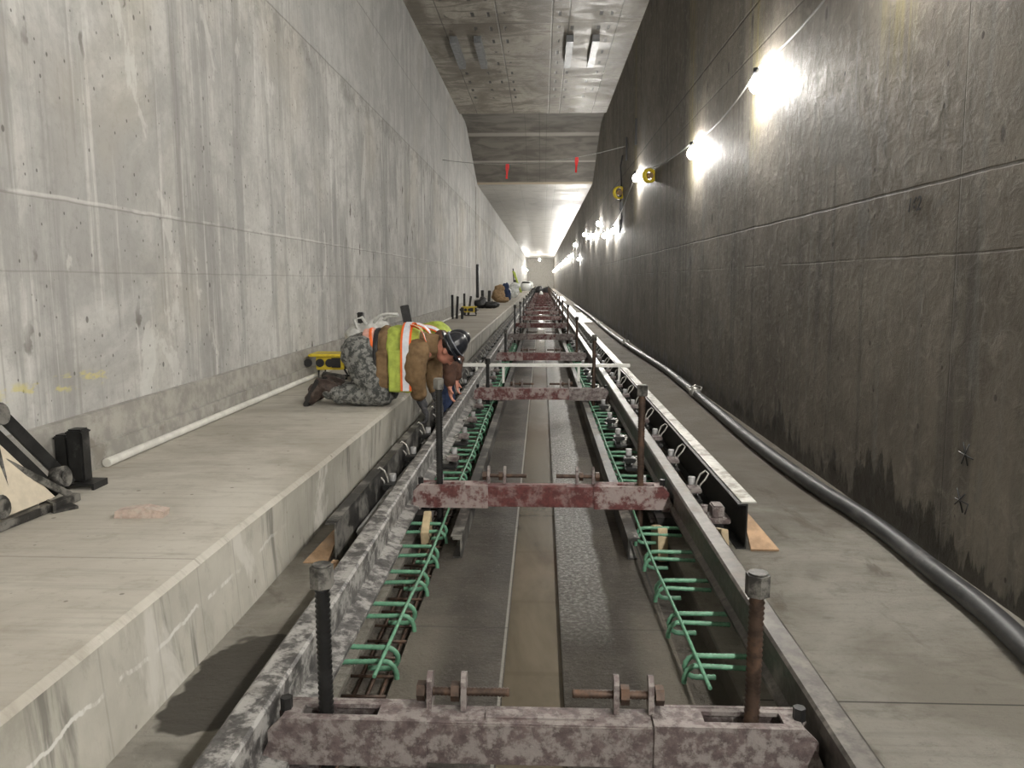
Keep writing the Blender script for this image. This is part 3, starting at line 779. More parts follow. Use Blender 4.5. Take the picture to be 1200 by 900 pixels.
# wire across the tunnel with two red ribbons
def catn(a, b, sag, n=16):
    a = V(a); b = V(b); return [a.lerp(b, k / n) - V((0, 0, sag * 4 * (k / n) * (1 - k / n))) for k in range(n + 1)]
wp = catn((WL + .01, 19.0, 4.22), (wrx(4.3) - .02, 17.6, 4.28), .22)
m = MB(); m.tube(wp, .008, 6); tag(m.build('overhead_wire', 'wire'), 'thin grey wire strung across the tunnel below the ceiling', 'wire')
for k, l in ((6, 'left'), (12, 'right')):
    p = wp[k]; m = MB(); n = 8; vs = []
    for j in range(n + 1):
        z = p.z - .34 * j / n; w = .034 + .010 * math.sin(j * .9); an = j * .12
        vs += [(p.x - w * math.cos(an) - .02 * j / n, p.y - .02 - w * math.sin(an), z), (p.x + w * math.cos(an) - .02 * j / n, p.y - .02 + w * math.sin(an), z)]
    fs = [(2 * j, 2 * j + 1, 2 * j + 3, 2 * j + 2) for j in range(n)]
    m.add(vs, fs); m.add([(a, b + .004, c) for a, b, c in vs], [q[::-1] for q in fs])
    tag(m.build('warning_ribbon', 'redtag'), f'{l} red ribbon hanging from the wire across the tunnel', 'ribbon', 'red ribbons on the wire')

# ------------------------------------------------------------------ bulbs on right wall
def bulb(x, y, z, big=1., mat='bulb'):
    r = empty('light_bulb', (x, y, z))
    m = MB(); R = .052 * big
    m.tube([(0, 0, .06 * big), (0, 0, .045 * big), (0, 0, .02 * big), (0, 0, -.02 * big), (0, 0, -.05 * big), (0, 0, -.072 * big)], [.02 * big, .03 * big, R * .9, R, R * .75, R * .25], 8)
    m.build('bulb_glass', mat, r)
    MB().cyl((0, 0, .06 * big), (0, 0, .13 * big), .024 * big, 8).build('socket', 'black', r)
    return r
# y, z measured; positions behind the camera continue the string
BL = [(-7.2, 3.1), (-4.4, 3.1), (-1.6, 3.15), (1.2, 3.2), (4.05, 3.2), (6.85, 2.99), (9.65, 2.87), (15.3, 3.30), (20.0, 2.59), (22.8, 2.63), (25.3, 3.15), (27.4, 2.88), (30.4, 2.99), (33.5, 3.27), (38.8, 2.37), (43.1, 3.26), (47.5, 2.8)]
y = 51.5
while y < 126: BL.append((y, 2.8 - .1 * (y > 90) + .06 * math.sin(y))); y += 3.4
for i, (y, z) in enumerate(BL):
    x = wrx(z) - .085
    o = bulb(x, y, z, 1. if y < 40 else 1.25, 'bulb_strong' if y < 2 else 'bulb')
    g = 'bare bulbs strung along the right wall'
    if y < 4.5: l = 'bare lit bulb of the string on the right wall beside the camera'
    elif i < 17: l = f'{ordn(i - 5)} visible bare lit bulb along the right wall, counted from the camera'
    else: l = 'tiny lit bulb in the distant glowing row on the right wall'
    tag(o, l, 'light bulb', g)
for k in range(6):
    o = bulb(WL + .13, 96 + k * 5.5, 2.85, 1.3); tag(o, 'distant lit bulb on the left wall near the tunnel end', 'light bulb', 'bulbs on the left wall near the tunnel end')
o = bulb(-.35, 110, 4.2, 2.); tag(o, 'single distant bulb hanging mid-tunnel near the end', 'light bulb')
# cable string
m = MB(); pts = []
for (ya, za), (yb, zb) in zip(BL, BL[1:]):
    a = V((wrx(za) - .06, ya, za + .14)); b = V((wrx(zb) - .06, yb, zb + .14))
    for k in range(8):
        t = k / 8; q = a.lerp(b, t); hump = 4 * t * (1 - t)
        q.z += (-.10) * hump; pts.append(q)
m.tube(pts, .009, 6); tag(m.build('light_cable', 'wire'), 'cable feeding the bulbs along the right wall', 'cable')
# cable reels / yellow guards and wall clutter near third bulb
def reel(x, y, z, R, label):
    r = empty('cable_reel', (x, y, z), -1.1)
    m = MB(); P = [(0, R * math.cos(a), R * math.sin(a)) for a in [2 * PI * k / 20 for k in range(20)]]
    for dx in (-.03, 0, .03): m.tube([(dx, b, c) for a, b, c in P], .022, 6, closed=True)
    m.build('cable_coil', 'yellow', r)
    m = MB(); m.cyl((-.04, 0, 0), (.06, 0, 0), R * .45, 12); m.build('reel_hub', 'tan', r)
    return tag(r, label, 'cable reel')
reel(wrx(3) - .09, 13.3, 3.08, .10, 'yellow coiled cord hanging on the right wall beside the third bulb')
reel(wrx(3.3) - .09, 18.4, 3.36, .13, 'small yellow cord coil on the right wall farther than the third bulb')
r = empty('hanging_cord', (wrx(3) - .03, 18.4, 3.1))
m = MB(); m.tube([(0, 0, 1.1), (-.02, .2, .9), (0, .1, .4), (-.03, 0, 0), (0, -.1, -.3), (-.02, .1, -.65)], .02, 6); m.build('cord', 'black', r)
m = MB(); m.box(-.05, .02, -.06, .06, -.15, .05, bev=.01); m.box(-.05, .02, -.03, .09, -.55, -.35, bev=.01); m.build('plug', 'black', r)
tag(r, 'black cord with plugs dangling on the right wall below a yellow coil', 'cord')
for i, (y, z, l) in enumerate(((15.8, 4.0, 'nearer'), (17.5, 3.95, 'farther'))):
    o = MB().box(-.02, .02, -.05, .05, 0, .5, bev=.006).build('wall_bracket', 'black'); o.location = (wrx(z) - .02, y, z)
    tag(o, f'{l} black vertical bracket on the right wall above the third bulb', 'bracket')
# "162" marked on the right wall
def wall_text(txt, y, z, size, label):
    cu = bpy.data.curves.new('painted_mark', 'FONT'); cu.body = txt; cu.size = size; cu.extrude = .0006; cu.shear = .2; cu.offset = .002
    tmp = bpy.data.objects.new('tmp', cu); C.objects.link(tmp)
    dg = bpy.context.evaluated_depsgraph_get(); dg.update()
    me = bpy.data.meshes.new_from_object(tmp.evaluated_get(dg)); bpy.data.objects.remove(tmp)
    me.materials.clear(); me.materials.append(MAT['black'])
    o = bpy.data.objects.new('painted_mark', me); C.objects.link(o)
    # face -x, reading direction -y
    o.matrix_world = Matrix.Translation((wrx(z) - .002, y, z)) @ Matrix(((0, 0, -1, 0), (-1, 0, 0, 0), (0, 1, 0, 0), (0, 0, 0, 1)))
    return tag(o, label, 'mark')
wall_text('162', 4.17, 1.70, .10, 'handwritten black number 162 on the right wall under the joint')
for zz, lb, sets in ((.62, 'upper', ([(0, .0, 0), (0, -.05, -.10)], [(0, -.05, 0), (0, 0, -.10)], [(0, .03, -.05), (0, -.09, -.06)])), (.40, 'lower', ([(0, .02, 0), (0, -.04, -.1)], [(0, -.05, -.01), (0, .03, -.08)], [(0, .03, -.05), (0, -.08, -.05), (0, -.06, -.1)]))):
    m = MB()
    for pts in sets: m.tube(pts, .003, 5)
    o = m.build('scrawled_mark', 'black'); o.location = (wrx(.6) - .003, 3.5, zz); tag(o, f'{lb} of two black scrawled cross marks low on the right wall', 'mark')

# ------------------------------------------------------------------ bench clutter
# steel trolley frame leaning on wall at the left edge
r = empty('rail_trolley', (0, 0, 0))
def bar(m, a, b, w, h):
    a = V(a); b = V(b); d = (b - a); L = d.length; q = d.to_track_quat('X', 'Z').to_matrix().to_4x4()
    m.box(0, L, -w / 2, w / 2, -h / 2, h / 2, Matrix.Translation(a) @ q, bev=.003); return m
m = MB(); bar(m, (-2.365, 3.12, .87), (-2.19, 3.40, .41), .03, .05); bar(m, (-2.375, 3.03, .84), (-2.20, 3.31, .385), .03, .05)
m.build('side_bar', 'dark', r)
m = MB(); bar(m, (-2.36, 2.86, .78), (-2.13, 3.30, .385), .02, .03); bar(m, (-2.30, 3.05, .82), (-2.20, 3.0, .385), .03, .035); m.build('cross_bar', 'chan', r)
m = MB(); bar(m, (-2.19, 2.72, .37), (-2.12, 3.33, .37), .045, .035); m.build('base_angle', 'chan', r)
tri('p', [(-2.33, 2.75, .82), (-2.20, 2.78, .39), (-2.17, 3.24, .39), (-2.335, 2.99, .80)], .012, 'ply', '')
o = bpy.data.objects['p']; o.name = 'plywood_panel'; o.parent = r
for k in ('label', 'category'): del o[k]
for (x, y, z) in ((-2.31, 3.15, .78), (-2.18, 3.34, .46), (-2.16, 2.90, .45)):
    m = MB(); m.tube([(x - .02, y - .03, z), (x + .03, y - .03, z + .01)], .048, 16); m.tube([(x + .03, y - .03, z + .01), (x + .036, y - .03, z + .01)], .03, 12)
    m.build('roller', 'chan', r)
tag(r, 'black steel trolley frame with rollers and plywood panel leaning on left wall', 'trolley')
def hpost(x, y, hgt, label, tilt=0., base=True, rz=0., w=.085, grp=None):
    r = empty('steel_post', (x, y, BZ), rz)
    M = Matrix.Translation((0, 0, .03 if base else 0)) @ Matrix.Rotation(tilt, 4, 'Y')
    m = MB(); w = w * .88; m.box(-w / 2, w / 2, -w / 2, w / 2, 0, hgt, M, bev=.008)
    m.box(-w / 2 - .002, w / 2 + .002, -w / 2 - .002, w / 2 + .002, hgt - .02, hgt - .012, M); m.build('tube', 'dark', r)
    if base:
        m = MB(); m.box(-.075, .095, -.06, .06, .02, .032); m.box(.083, .095, -.06, .06, 0, .02); m.box(-.075, -.063, -.06, .06, 0, .02)
        m.build('foot_plate', 'dark', r)
    return tag(r, label, 'post', grp)
hpost(-2.235, 3.56, .26, 'black square steel stub post standing beside the trolley frame, nearer of two')
hpost(-2.345, 3.62, .25, 'dark steel stub post between the trolley frame and the wall', base=False, w=.075)
# angle piece in front
m = MB(); m.prism([(0, 0), (.012, 0), (.012, .045), (.09, .045), (.09, .055), (0, .055)], 0, .05, axis='y')
o = MB().prism([(0, .0), (.1, 0), (.1, .012), (.012, .012), (.012, .045), (0, .045)], 0, .17, axis='y').build('steel_angle', 'chan'); o.location = (-2.10, 3.13, BZ); o.rotation_euler.z = .9
tag(o, 'short grey steel angle lying on the bench beside the trolley frame', 'steel angle')
m = MB(); pr = [(-.105, 0), (.10, 0), (.105, .028), (.06, .036), (.02, .045), (-.03, .04), (-.07, .035), (-.10, .03)]
o = m.prism(pr, -.03, .035).build('broken_block', 'pink'); o.location = (-1.70, 3.11, BZ); o.rotation_euler.z = .05
tag(o, 'pinkish splintered wood block lying alone on the bench top', 'wood block')
# small stone on the gutter floor
m = MB(); m.ell((0, 0, .012), (.03, .02, .014), seg=7, ring=5); o = m.build('stone', 'pink'); o.location = (-.93, 2.13, 0); tag(o, 'small loose stone on the floor between bench and left rail', 'stone')

def power_box(x, y, rz, w, label):
    r = empty('power_box', (x, y, BZ), rz)
    MB().box(-w * .62, w * .55, -.17, .17, .235, .262, bev=.008).build('lid', 'yellow', r)
    MB().box(-w * .42, w * .42, -.13, .13, .10, .236, bev=.008).build('housing', 'yellow', r)
    m = MB()
    for k, px in enumerate((-.27, -.12, .0)): m.cyl((px * w / .42, -.131, .172), (px * w / .42, -.15, .172), .042, 14)
    m.box(.02, .11, -.145, -.131, .125, .222); m.build('socket_panel', 'black', r)
    m = MB()
    for px in (.20, .24, .28): m.cyl((px * w / .42, -.131, .17), (px * w / .42, -.15, .17), .015, 8)
    m.box(w * .42, w * .55, -.12, .12, .11, .23); m.build('side_outlets', 'black', r)
    m = MB()
    for yy in (-.12, .12):
        m.tube([(-w * .35, yy, .10), (-w * .35, yy, .012), (w * .5, yy, .012), (w * .5, yy, .06), (w * .42, yy, .11)], .011, 7)
    m.build('skid_frame', 'black', r)
    return tag(r, label, 'power box')
power_box(-2.13, 7.75, 0, .34, 'yellow temporary power box on black skid behind the kneeling worker')
power_box(-2.02, 21.6, 0, .36, 'small yellow power box farther along the bench by two black posts')

hpost(-2.12, 9.1, .62, 'black steel post by the left wall, partly hidden by the white bag', tilt=-.06, base=False, w=.08)
hpost(-2.02, 11.9, .62, 'pair-like dark steel post leaning behind the second worker', tilt=-.18, base=False, w=.14, rz=.3)
for (x, y, hh, l, t) in ((-2.30, 19.8, .62, 'nearest of the far black posts beside the second power box', 0), (-2.20, 19.9, .58, 'tilted black post second among those by the far power box', .05), (-2.05, 19.8, .30, 'short black post in front of the far yellow power box', 0),
                        (-2.20, 21.9, .62, 'black post standing behind the far yellow power box', 0), (-2.10, 22.0, .55, 'tilted black post behind the far yellow power box', .15),
                        (-2.2, 28.6, .62, 'slender black post by the wall behind the black bags', 0), (-2.02, 29.4, .6, 'second slender black post behind the black bags', .05)):
    hpost(x, y, hh, l, tilt=t, base=False, w=.07 if y < 25 else .12, grp='black posts on the far bench')

# ------------------------------------------------------------------ organic meshes
def organic(name, build, mat, parent=None, voxel=.012, smooth=5, fold=0., fs=8., seed=0, stretch=(1, 1, 1)):
    m = MB(); build(m)
    o = bpy.data.objects.new(name, m.mesh(name, mat)); C.objects.link(o)
    md = o.modifiers.new('r', 'REMESH'); md.mode = 'VOXEL'; md.voxel_size = voxel
    md = o.modifiers.new('s', 'SMOOTH'); md.factor = .5; md.iterations = smooth
    dg = bpy.context.evaluated_depsgraph_get(); dg.update()
    me = bpy.data.meshes.new_from_object(o.evaluated_get(dg)); o.modifiers.clear(); o.data = me; me.name = name
    if fold:
        ns = [v.normal.copy() for v in me.vertices]
        for v, nn in zip(me.vertices, ns):
            p = V((v.co.x * stretch[0], v.co.y * stretch[1], v.co.z * stretch[2])) * fs + V((seed, seed * 2, 0))
            d = noise.noise(p) + .5 * noise.noise(p * 2.1)
            v.co += nn * fold * (abs(d) * 1.6 - .45)
    me.polygons.foreach_set('use_smooth', [True] * len(me.polygons)); me.update()
    if not me.materials: me.materials.append(MAT[mat])
    if parent: o.parent = parent
    return o
def limb(m, pts, n=14):
    """pts (x,y,z,r): tapered capsules joined at ball joints"""
    for (a, b) in zip(pts, pts[1:]):
        m.tube([a[:3], b[:3]], [a[3], b[3]], n)
    for p in pts: m.ell(p[:3], (p[3], p[3], p[3]), seg=n, ring=8)
def hand(m, wrist, direction, palm_n, size=1., curl=.6, thumb=1):
    """wrist point, direction of fingers, palm normal; palm + four fingers + thumb"""
    w = V(wrist); d = V(direction).normalized(); nrm = V(palm_n).normalized(); nrm = (nrm - d * nrm.dot(d)).normalized(); sd = d.cross(nrm)
    M = Matrix((d, sd, nrm)).transposed()
    L = .085 * size
    m.ell(w + d * L * .55, (L * .62, .040 * size, .018 * size), M.to_3x3())
    for k, (off, ln) in enumerate(((-.030, .068), (-.010, .078), (.010, .073), (.029, .058))):
        p = w + d * L + sd * off * size; ln *= size; a = 0; pts = [(*p, .0105 * size)]
        for j, fr in enumerate((.42, .33, .25)):
            a += curl * (.55 + .3 * j); dd = d * math.cos(a) + nrm * math.sin(a)
            p = p + dd * ln * fr; pts.append((*p, (.0098 - .0009 * j) * size))
        limb(m, pts, 8)
    p = w + d * L * .25 + sd * thumb * .034 * size
    p2 = p + (d * .5 + sd * thumb * .7 + nrm * .3).normalized() * .035 * size; p3 = p2 + (d * .85 + sd * thumb * .1 + nrm * .5).normalized() * .030 * size
    limb(m, [(*p, .014 * size), (*p2, .012 * size), (*p3, .010 * size)], 8)

# worker 1: on hands and knees at the bench edge
YC = 6.13
r1 = empty('person', (-1.30, YC, BZ))
def P1(m_list): return m_list
def reb(o, r=r1):
    o.parent = r; o.matrix_parent_inverse = Matrix.Translation(r.location).inverted(); return o
def body1(m):
    # torso, neck, head, arms, legs as one skin
    for s in (-1, 1):
        y = YC + s * .10
        limb(m, [(-1.42, YC + s * .08, .78, .10), (-1.33, y, .58, .08), (-1.27, y, .425, .055), (-1.50, y, .425, .05), (-1.68, y, .46, .035)])
        limb(m, [(-.95, YC + s * .17, .80, .06), (-.975 if s < 0 else -.90, YC + s * .19, .60, .043), (-.955 if s < 0 else -.87, YC + s * .13, .40, .028)])
    limb(m, [(-1.42, YC, .78, .13), (-1.22, YC, .80, .13), (-1.02, YC, .80, .14), (-.94, YC, .81, .11), (-.86, YC, .81, .055), (-.80, YC, .80, .055)])
    # head: crown towards +x, face down
    M = Matrix.Rotation(.30, 3, 'Y')
    m.ell((-.745, YC, .795), (.115, .075, .095), M); m.ell((-.785, YC, .735), (.06, .055, .05), M)   # skull, jaw/cheeks
    m.ell((-.735, YC, .693), (.022, .014, .024), M)       # nose
    m.ell((-.785, YC, .69), (.02, .022, .014), M)         # mouth/chin
    for s in (-1, 1): m.ell((-.765, YC + s * .078, .79), (.022, .012, .03), M)
b = reb(organic('body', body1, 'skin', None, .008, 3))
def face1(m):
    for s in (-1, 1): m.ell((-.700, YC + s * .032, .728), (.010, .012, .006))
reb(organic('glasses', lambda m: [m.tube([(-.700, YC - .075, .745), (-.688, YC - .06, .712), (-.684, YC - .012, .706), (-.684, YC + .012, .706), (-.688, YC + .06, .712), (-.70, YC + .075, .745)], .008, 8)], 'black', None, .004, 1))
# trousers
def trou(m):
    for s in (-1, 1):
        y = YC + s * .115
        limb(m, [(-1.445, YC + s * .09, .765, .155), (-1.39, y, .64, .135), (-1.30, y, .475, .115), (-1.265, y, .445, .092), (-1.42, y, .435, .086), (-1.60, y, .445, .072), (-1.69, y, .47, .065)])
    limb(m, [(-1.45, YC, .765, .165), (-1.36, YC, .79, .155)])
reb(organic('trousers', trou, 'camo', None, .010, 5, .014, 9, 3, (1, 1, 1.2)))
# boots
for s in (-1, 1):
    y = YC + s * .115
    def bt(m, y=y):
        limb(m, [(-1.665, y, .475, .064), (-1.735, y, .505, .062), (-1.79, y, .465, .055), (-1.845, y, .405, .048)])
        m.ell((-1.775, y, .535), (.042, .045, .04)); m.ell((-1.82, y, .47), (.045, .045, .06))
    bo = reb(organic('boot', bt, 'boot', None, .008, 3, .004, 30, 1))
    so = MB(); M = Matrix.Translation((-1.892, y, .353)) @ Matrix.Rotation(-math.atan2(.215, .115), 4, 'Y')
    so.box(0, .24, -.048, .048, -.03, .012, M, bev=.008); o = so.build('sole', 'sole'); o.parent = bo
# undershirt band, orange waistband and belt
reb(organic('undershirt', lambda m: m.tube([(-1.40, YC, .80), (-1.31, YC, .815)], [.163, .158], 24), 'pinkcloth', None, .01, 3))
reb(organic('waistband', lambda m: m.tube([(-1.335, YC, .808), (-1.312, YC, .814)], [.167, .165], 24), 'orange', None, .006, 1))
def jack(m):
    m.tube([(-1.315, YC, .805), (-1.25, YC, .80), (-1.05, YC, .80), (-.96, YC, .81)], [.158, .175, .18, .15], 22)
    m.ell((-1.24, YC, .76), (.085, .20, .235)); m.ell((-1.05, YC, .77), (.16, .20, .165))
    m.tube([(-1.0, YC, .82), (-.87, YC, .825), (-.825, YC, .82)], [.13, .098, .09], 18)
    for s in (-1, 1):
        limb(m, [(-.965, YC + s * .165, .80, .095), (-.985 if s < 0 else -.91, YC + s * .20, .68, .088), (-.985 if s < 0 else -.90, YC + s * .20, .60, .082), (-.965 if s < 0 else -.88, YC + s * .15, .455, .062)])
    # hanging hem of the open jacket
    for s in (-1, 1):
        m.box(-1.30, -1.20, YC + s * .19 - .02, YC + s * .19 + .02, .50, .80, bev=.012)
reb(organic('jacket', jack, 'brown', None, .010, 6, .010, 12, 5))
reb(organic('jacket_lining', lambda m: [m.tube([(-1.325, YC, .79), (-1.285, YC, .79)], [.18, .182], 22), m.box(-1.325, -1.285, YC - .20, YC - .17, .52, .8, bev=.01)], 'black', None, .009, 3))
# vest with tapes
def vst(m, g=0.):
    m.tube([(-1.21, YC, .795), (-1.15, YC, .80), (-1.02, YC, .805), (-.955, YC, .81)], [.185 + g, .19 + g, .192 + g, .165 + g], 24)
    m.ell((-1.12, YC, .76), (.10 + g, .212 + g, .19 + g))
    for s in (-1, 1):
        m.box(-1.205, -1.00, YC + s * .205 - .018 - g, YC + s * .205 + .018 + g, .47, .82, bev=.014)
vb = reb(organic('safety_vest', vst, 'vest', None, .010, 4, .009, 11, 8, (1, 1, .4)))
def strip_on(r, name, pts, w, mat, th=.004, wdir=None, parent=None):
    """flat tape along pts, width along wdir"""
    m = MB(); pts = [V(p) for p in pts]; vs = []
    for i, p in enumerate(pts):
        a = pts[max(0, i - 1)]; b = pts[min(len(pts) - 1, i + 1)]; d = (b - a).normalized(); wd = V(wdir).normalized(); nn = d.cross(wd).normalized()
        for q in ((-1, 0), (1, 0), (1, 1), (-1, 1)): vs.append(p + wd * q[0] * w / 2 + nn * q[1] * th)
    fs = []
    for i in range(len(pts) - 1):
        for k in range(4): fs.append((4 * i + k, 4 * i + (k + 1) % 4, 4 * i + 4 + (k + 1) % 4, 4 * i + 4 + k))
    fs += [(0, 1, 2, 3), (4 * len(pts) - 4, 4 * len(pts) - 3, 4 * len(pts) - 2, 4 * len(pts) - 1)]
    m.add(vs, fs); o = m.build(name, mat); o.parent = parent; return o
def ring_pts(x, rr, z0=.80, a0=-.1, a1=PI + .1, n=18, low=.49):
    """over the back from near-side hem to far side"""
    ey = rr + .022; pts = [(x, YC - ey, low), (x, YC - ey, .62)]
    for k in range(n + 1):
        a = a0 + (a1 - a0) * k / n; pts.append((x, YC - (rr + .012) * math.cos(a), z0 + rr * math.sin(a)))
    pts += [(x, YC + ey, .62), (x, YC + ey, low)]
    return pts
for mat, w, dr in (('orange', .085, 0), ('silver', .05, .004)):
    strip_on(r1, 'reflective_tape', ring_pts(-1.055, .213 + dr, a0=.05, a1=PI - .05), w, mat, wdir=(1, 0, 0), parent=vb)
def sh_pts(dr, s): return [(-1.03, YC + s * .12, .80 + .187 + dr), (-1.0, YC + s * .125, .985 + dr - .002), (-.96, YC + s * .135, .965 + dr), (-.925, YC + s * .15, .925 + dr), (-.905, YC + s * .17, .87 + dr)]
for s in (-1, 1):
    for mat, w, dr in (('orange', .07, .004), ('silver', .042, .009)):
        strip_on(r1, 'reflective_tape', sh_pts(dr, s), w, mat, wdir=(0, 1, .3 * s), parent=vb)
# helmet: crown axis tilted forward/down
def hatm(m):
    M = Matrix.Rotation(1.05, 3, 'Y')
    m.ell((-.70, YC, .835), (.105, .105, .115), M)
hb = reb(organic('hard_hat', hatm, 'hat', None, .006, 2))
def rim(m):
    ax = V((math.sin(1.05), 0, math.cos(1.05))); c = V((-.725, YC, .82)); u = V((0, 1, 0)); v2 = ax.cross(u)
    vs = []
    for k in range(28):
        a = 2 * PI * k / 28; e = 1 + .12 * max(0, math.cos(a - PI))
        for rr, h in ((.098, 0.), (.136 * e, -.004), (.136 * e, .004), (.098, .012)): vs.append(c + u * math.sin(a) * rr + v2 * math.cos(a) * rr * 1.05 + ax * h)
    m.add(vs, [(4 * k + j, 4 * k + (j + 1) % 4, (4 * k + 4) % 112 + (j + 1) % 4, (4 * k + 4) % 112 + j) for k in range(28) for j in range(4)], True)
m = MB(); rim(m); o = m.build('brim', 'hat'); o.parent = hb
ax = V((math.sin(1.05), 0, math.cos(1.05)))
m = MB(); c = V((-.70, YC, .835)) + ax * .012; u = V((0, 1, 0)); v2 = ax.cross(u)
m.tube([c + (u * math.sin(a) + v2 * math.cos(a)) * .110 for a in [2 * PI * k / 24 for k in range(24)]], .007, 6, closed=True)
o = m.build('hat_band', 'hatband'); o.parent = hb
# gloves
for s, wx, wy in ((-1, -.955, YC - .13), (1, -.87, YC + .13)):
    def gl(m, s=s, wx=wx, wy=wy):
        limb(m, [(wx - .01, wy, .45, .043), (wx, wy, .40, .038), (wx + .02, wy, .36, .036)])
        hand(m, (wx, wy, .39), (.40, 0, -.9), (-.8, 0, -.3), 1.3, .75, -s)
    reb(organic('glove', gl, 'glove', None, .007, 2))
tag(r1, 'person kneeling on the bench in camouflage trousers, yellow vest and dark hard hat, reaching down', 'person')

# worker 2 behind, leaning forward from the bench edge
r2 = empty('person', (-1.25, 7.45, BZ)); Y2 = 7.3
def reb2(o, par=None):
    o.parent = par or r2; o.matrix_parent_inverse = Matrix.Translation(r2.location).inverted(); return o
def body2(m):
    for s in (-1, 1):
        limb(m, [(-1.26, Y2 + .15 + s * .09, .50, .09), (-.96, Y2 + .06 + s * .13, .50, .06), (-.91, Y2 + .06 + s * .13, .12, .04)])
    limb(m, [(-1.26, Y2 + .15, .52, .13), (-1.12, Y2 + .05, .70, .14), (-.98, Y2, .80, .13), (-.90, Y2 - .04, .80, .06), (-.85, Y2 - .05, .77, .06)])
    m.ell((-.80, Y2 - .06, .745), (.09, .075, .11)); m.ell((-.745, Y2 - .07, .70), (.025, .015, .022)); m.ell((-.77, Y2 - .06, .67), (.03, .03, .025))
    for s in (-1, 1): m.ell((-.81, Y2 - .06 + s * .078, .745), (.02, .012, .03))
    limb(m, [(-.93, Y2 - .18, .80, .06), (-.86, Y2 - .26, .58, .043), (-.845, Y2 - .32, .38, .028)])
    limb(m, [(-.93, Y2 + .18, .80, .06), (-.84, Y2 + .22, .58, .043), (-.83, Y2 + .12, .38, .028)])
    hand(m, (-.845, Y2 - .32, .38), (.15, -.2, -.95), (.9, 0, .1), 1.15, .5, 1); hand(m, (-.83, Y2 + .12, .38), (.1, -.2, -.95), (.9, 0, .1), 1.1, .5, -1)
reb2(organic('body', body2, 'skin', None, .008, 3))
def je(m):
    for s in (-1, 1): limb(m, [(-1.26, Y2 + .15 + s * .09, .50, .125), (-.96, Y2 + .06 + s * .13, .50, .095), (-.92, Y2 + .06 + s * .13, .14, .07)])
reb2(organic('trousers', je, 'jeans', None, .01, 4, .008, 10, 2))
for s in (-1, 1):
    def bt2(m, s=s): y = Y2 + .06 + s * .13; limb(m, [(-.92, y, .13, .055), (-.91, y, .06, .05), (-.90, y - .13, .045, .042)])
    reb2(organic('boot', bt2, 'boot', None, .009, 3))
def jk2(m):
    limb(m, [(-1.24, Y2 + .14, .56, .15), (-1.12, Y2 + .05, .70, .165), (-.99, Y2, .79, .15)])
    for q in ((-.93, -.86, -.845, -.18, -.26, -.31), (-.93, -.84, -.83, .18, .22, .13)):
        limb(m, [(q[0], Y2 + q[3], .80, .09), (q[1], Y2 + q[4], .58, .075), (q[2], Y2 + q[5], .42, .055)])
reb2(organic('jacket', jk2, 'brown2', None, .01, 4, .009, 12, 4))
v2b = reb2(organic('safety_vest', lambda m: [limb(m, [(-1.24, Y2 + .13, .62, .165), (-1.13, Y2 + .04, .75, .185), (-1.0, Y2 - .02, .80, .165)]), m.box(-1.0, -.88, Y2 - .12, Y2 + .12, .50, .78, bev=.02)], 'vest', None, .01, 4, .006, 10, 6))
def arc2(dx, R, n=14):
    c = V((-1.10, Y2 + .02, .765)); ax_ = V((-.13 - .0, -.09, -.05)).normalized(); out = []
    for k in range(n + 1):
        a = PI * .12 + PI * .76 * k / n; out.append(V((-1.08 - R * math.cos(a), Y2 - .13 - .05 * math.sin(a), .725 + R * math.sin(a))))
    return out
for mat, w, dr in (('orange', .07, .0), ('silver', .042, .006)):
    strip_on(r2, 'reflective_tape', [p + V((0, -.008 * (mat == 'silver'), 0)) for p in arc2(0, .19 + dr)], w, mat, wdir=(0, .8, .5), parent=v2b)
reb2(organic('hard_hat', lambda m: m.ell((-.79, Y2 - .06, .80), (.12, .11, .09)), 'hat', None, .008, 2))
tag(r2, 'second person bent over beyond the first, in yellow vest, blue jeans and dark brown sleeves', 'person')

# bags
r = empty('bulk_bag', (-1.74, 7.75, BZ))
o = organic('sack', lambda m: [m.ell((0, 0, .26), (.24, .22, .27)), m.ell((.06, 0, .50), (.15, .15, .13)), m.ell((-.06, 0, .42), (.2, .18, .16)), m.ell((.02, 0, .05), (.24, .22, .08))], 'bag', r, .014, 3, .04, 5, 9)
m = MB(); m.tube([(.05, -.1, .56), (.12, -.1, .65), (.2, -.1, .665), (.30, -.1, .66), (.31, -.09, .645), (.2, -.08, .64), (.13, -.06, .58)], .016, 6); m.build('strap', 'bag', r)
m = MB(); m.tube([(-.10, -.12, .50), (-.13, -.14, .61), (-.05, -.14, .63), (.0, -.12, .54)], .016, 6); m.build('strap', 'bag', r)
tag(r, 'crumpled white plastic sack with loop straps behind the kneeling worker', 'bag')
def heap(name, x, y, items, label, cat, mat, z=BZ, vox=.03, fold=.05, s=4.):
    o = organic(name, lambda m: [m.ell(c, rr) for c, rr in items], mat, None, vox, 2, fold, s, x * 3); o.location = (x, y, z)
    return tag(o, label, cat)
heap('duffel_bag', -1.98, 27.4, [((-.2, 0, .15), (.25, .3, .17)), ((.2, -.1, .12), (.3, .25, .13)), ((-.1, 0, .28), (.15, .2, .14))], 'black bags slumped on the bench beside the far left wall', 'bag', 'black')
heap('tool_bag', -1.93, 34.5, [((0, 0, .3), (.32, .3, .3)), ((.05, .1, .6), (.25, .25, .2)), ((.2, -.2, .12), (.3, .25, .14))], 'brown canvas tool bag piled high on the far bench', 'bag', 'tan')
heap('jacket_pile', -1.62, 36.5, [((0, 0, .3), (.18, .25, .32)), ((-.08, 0, .65), (.16, .2, .2))], 'dark blue jacket heaped beside the brown tool bag', 'jacket', 'jeans')
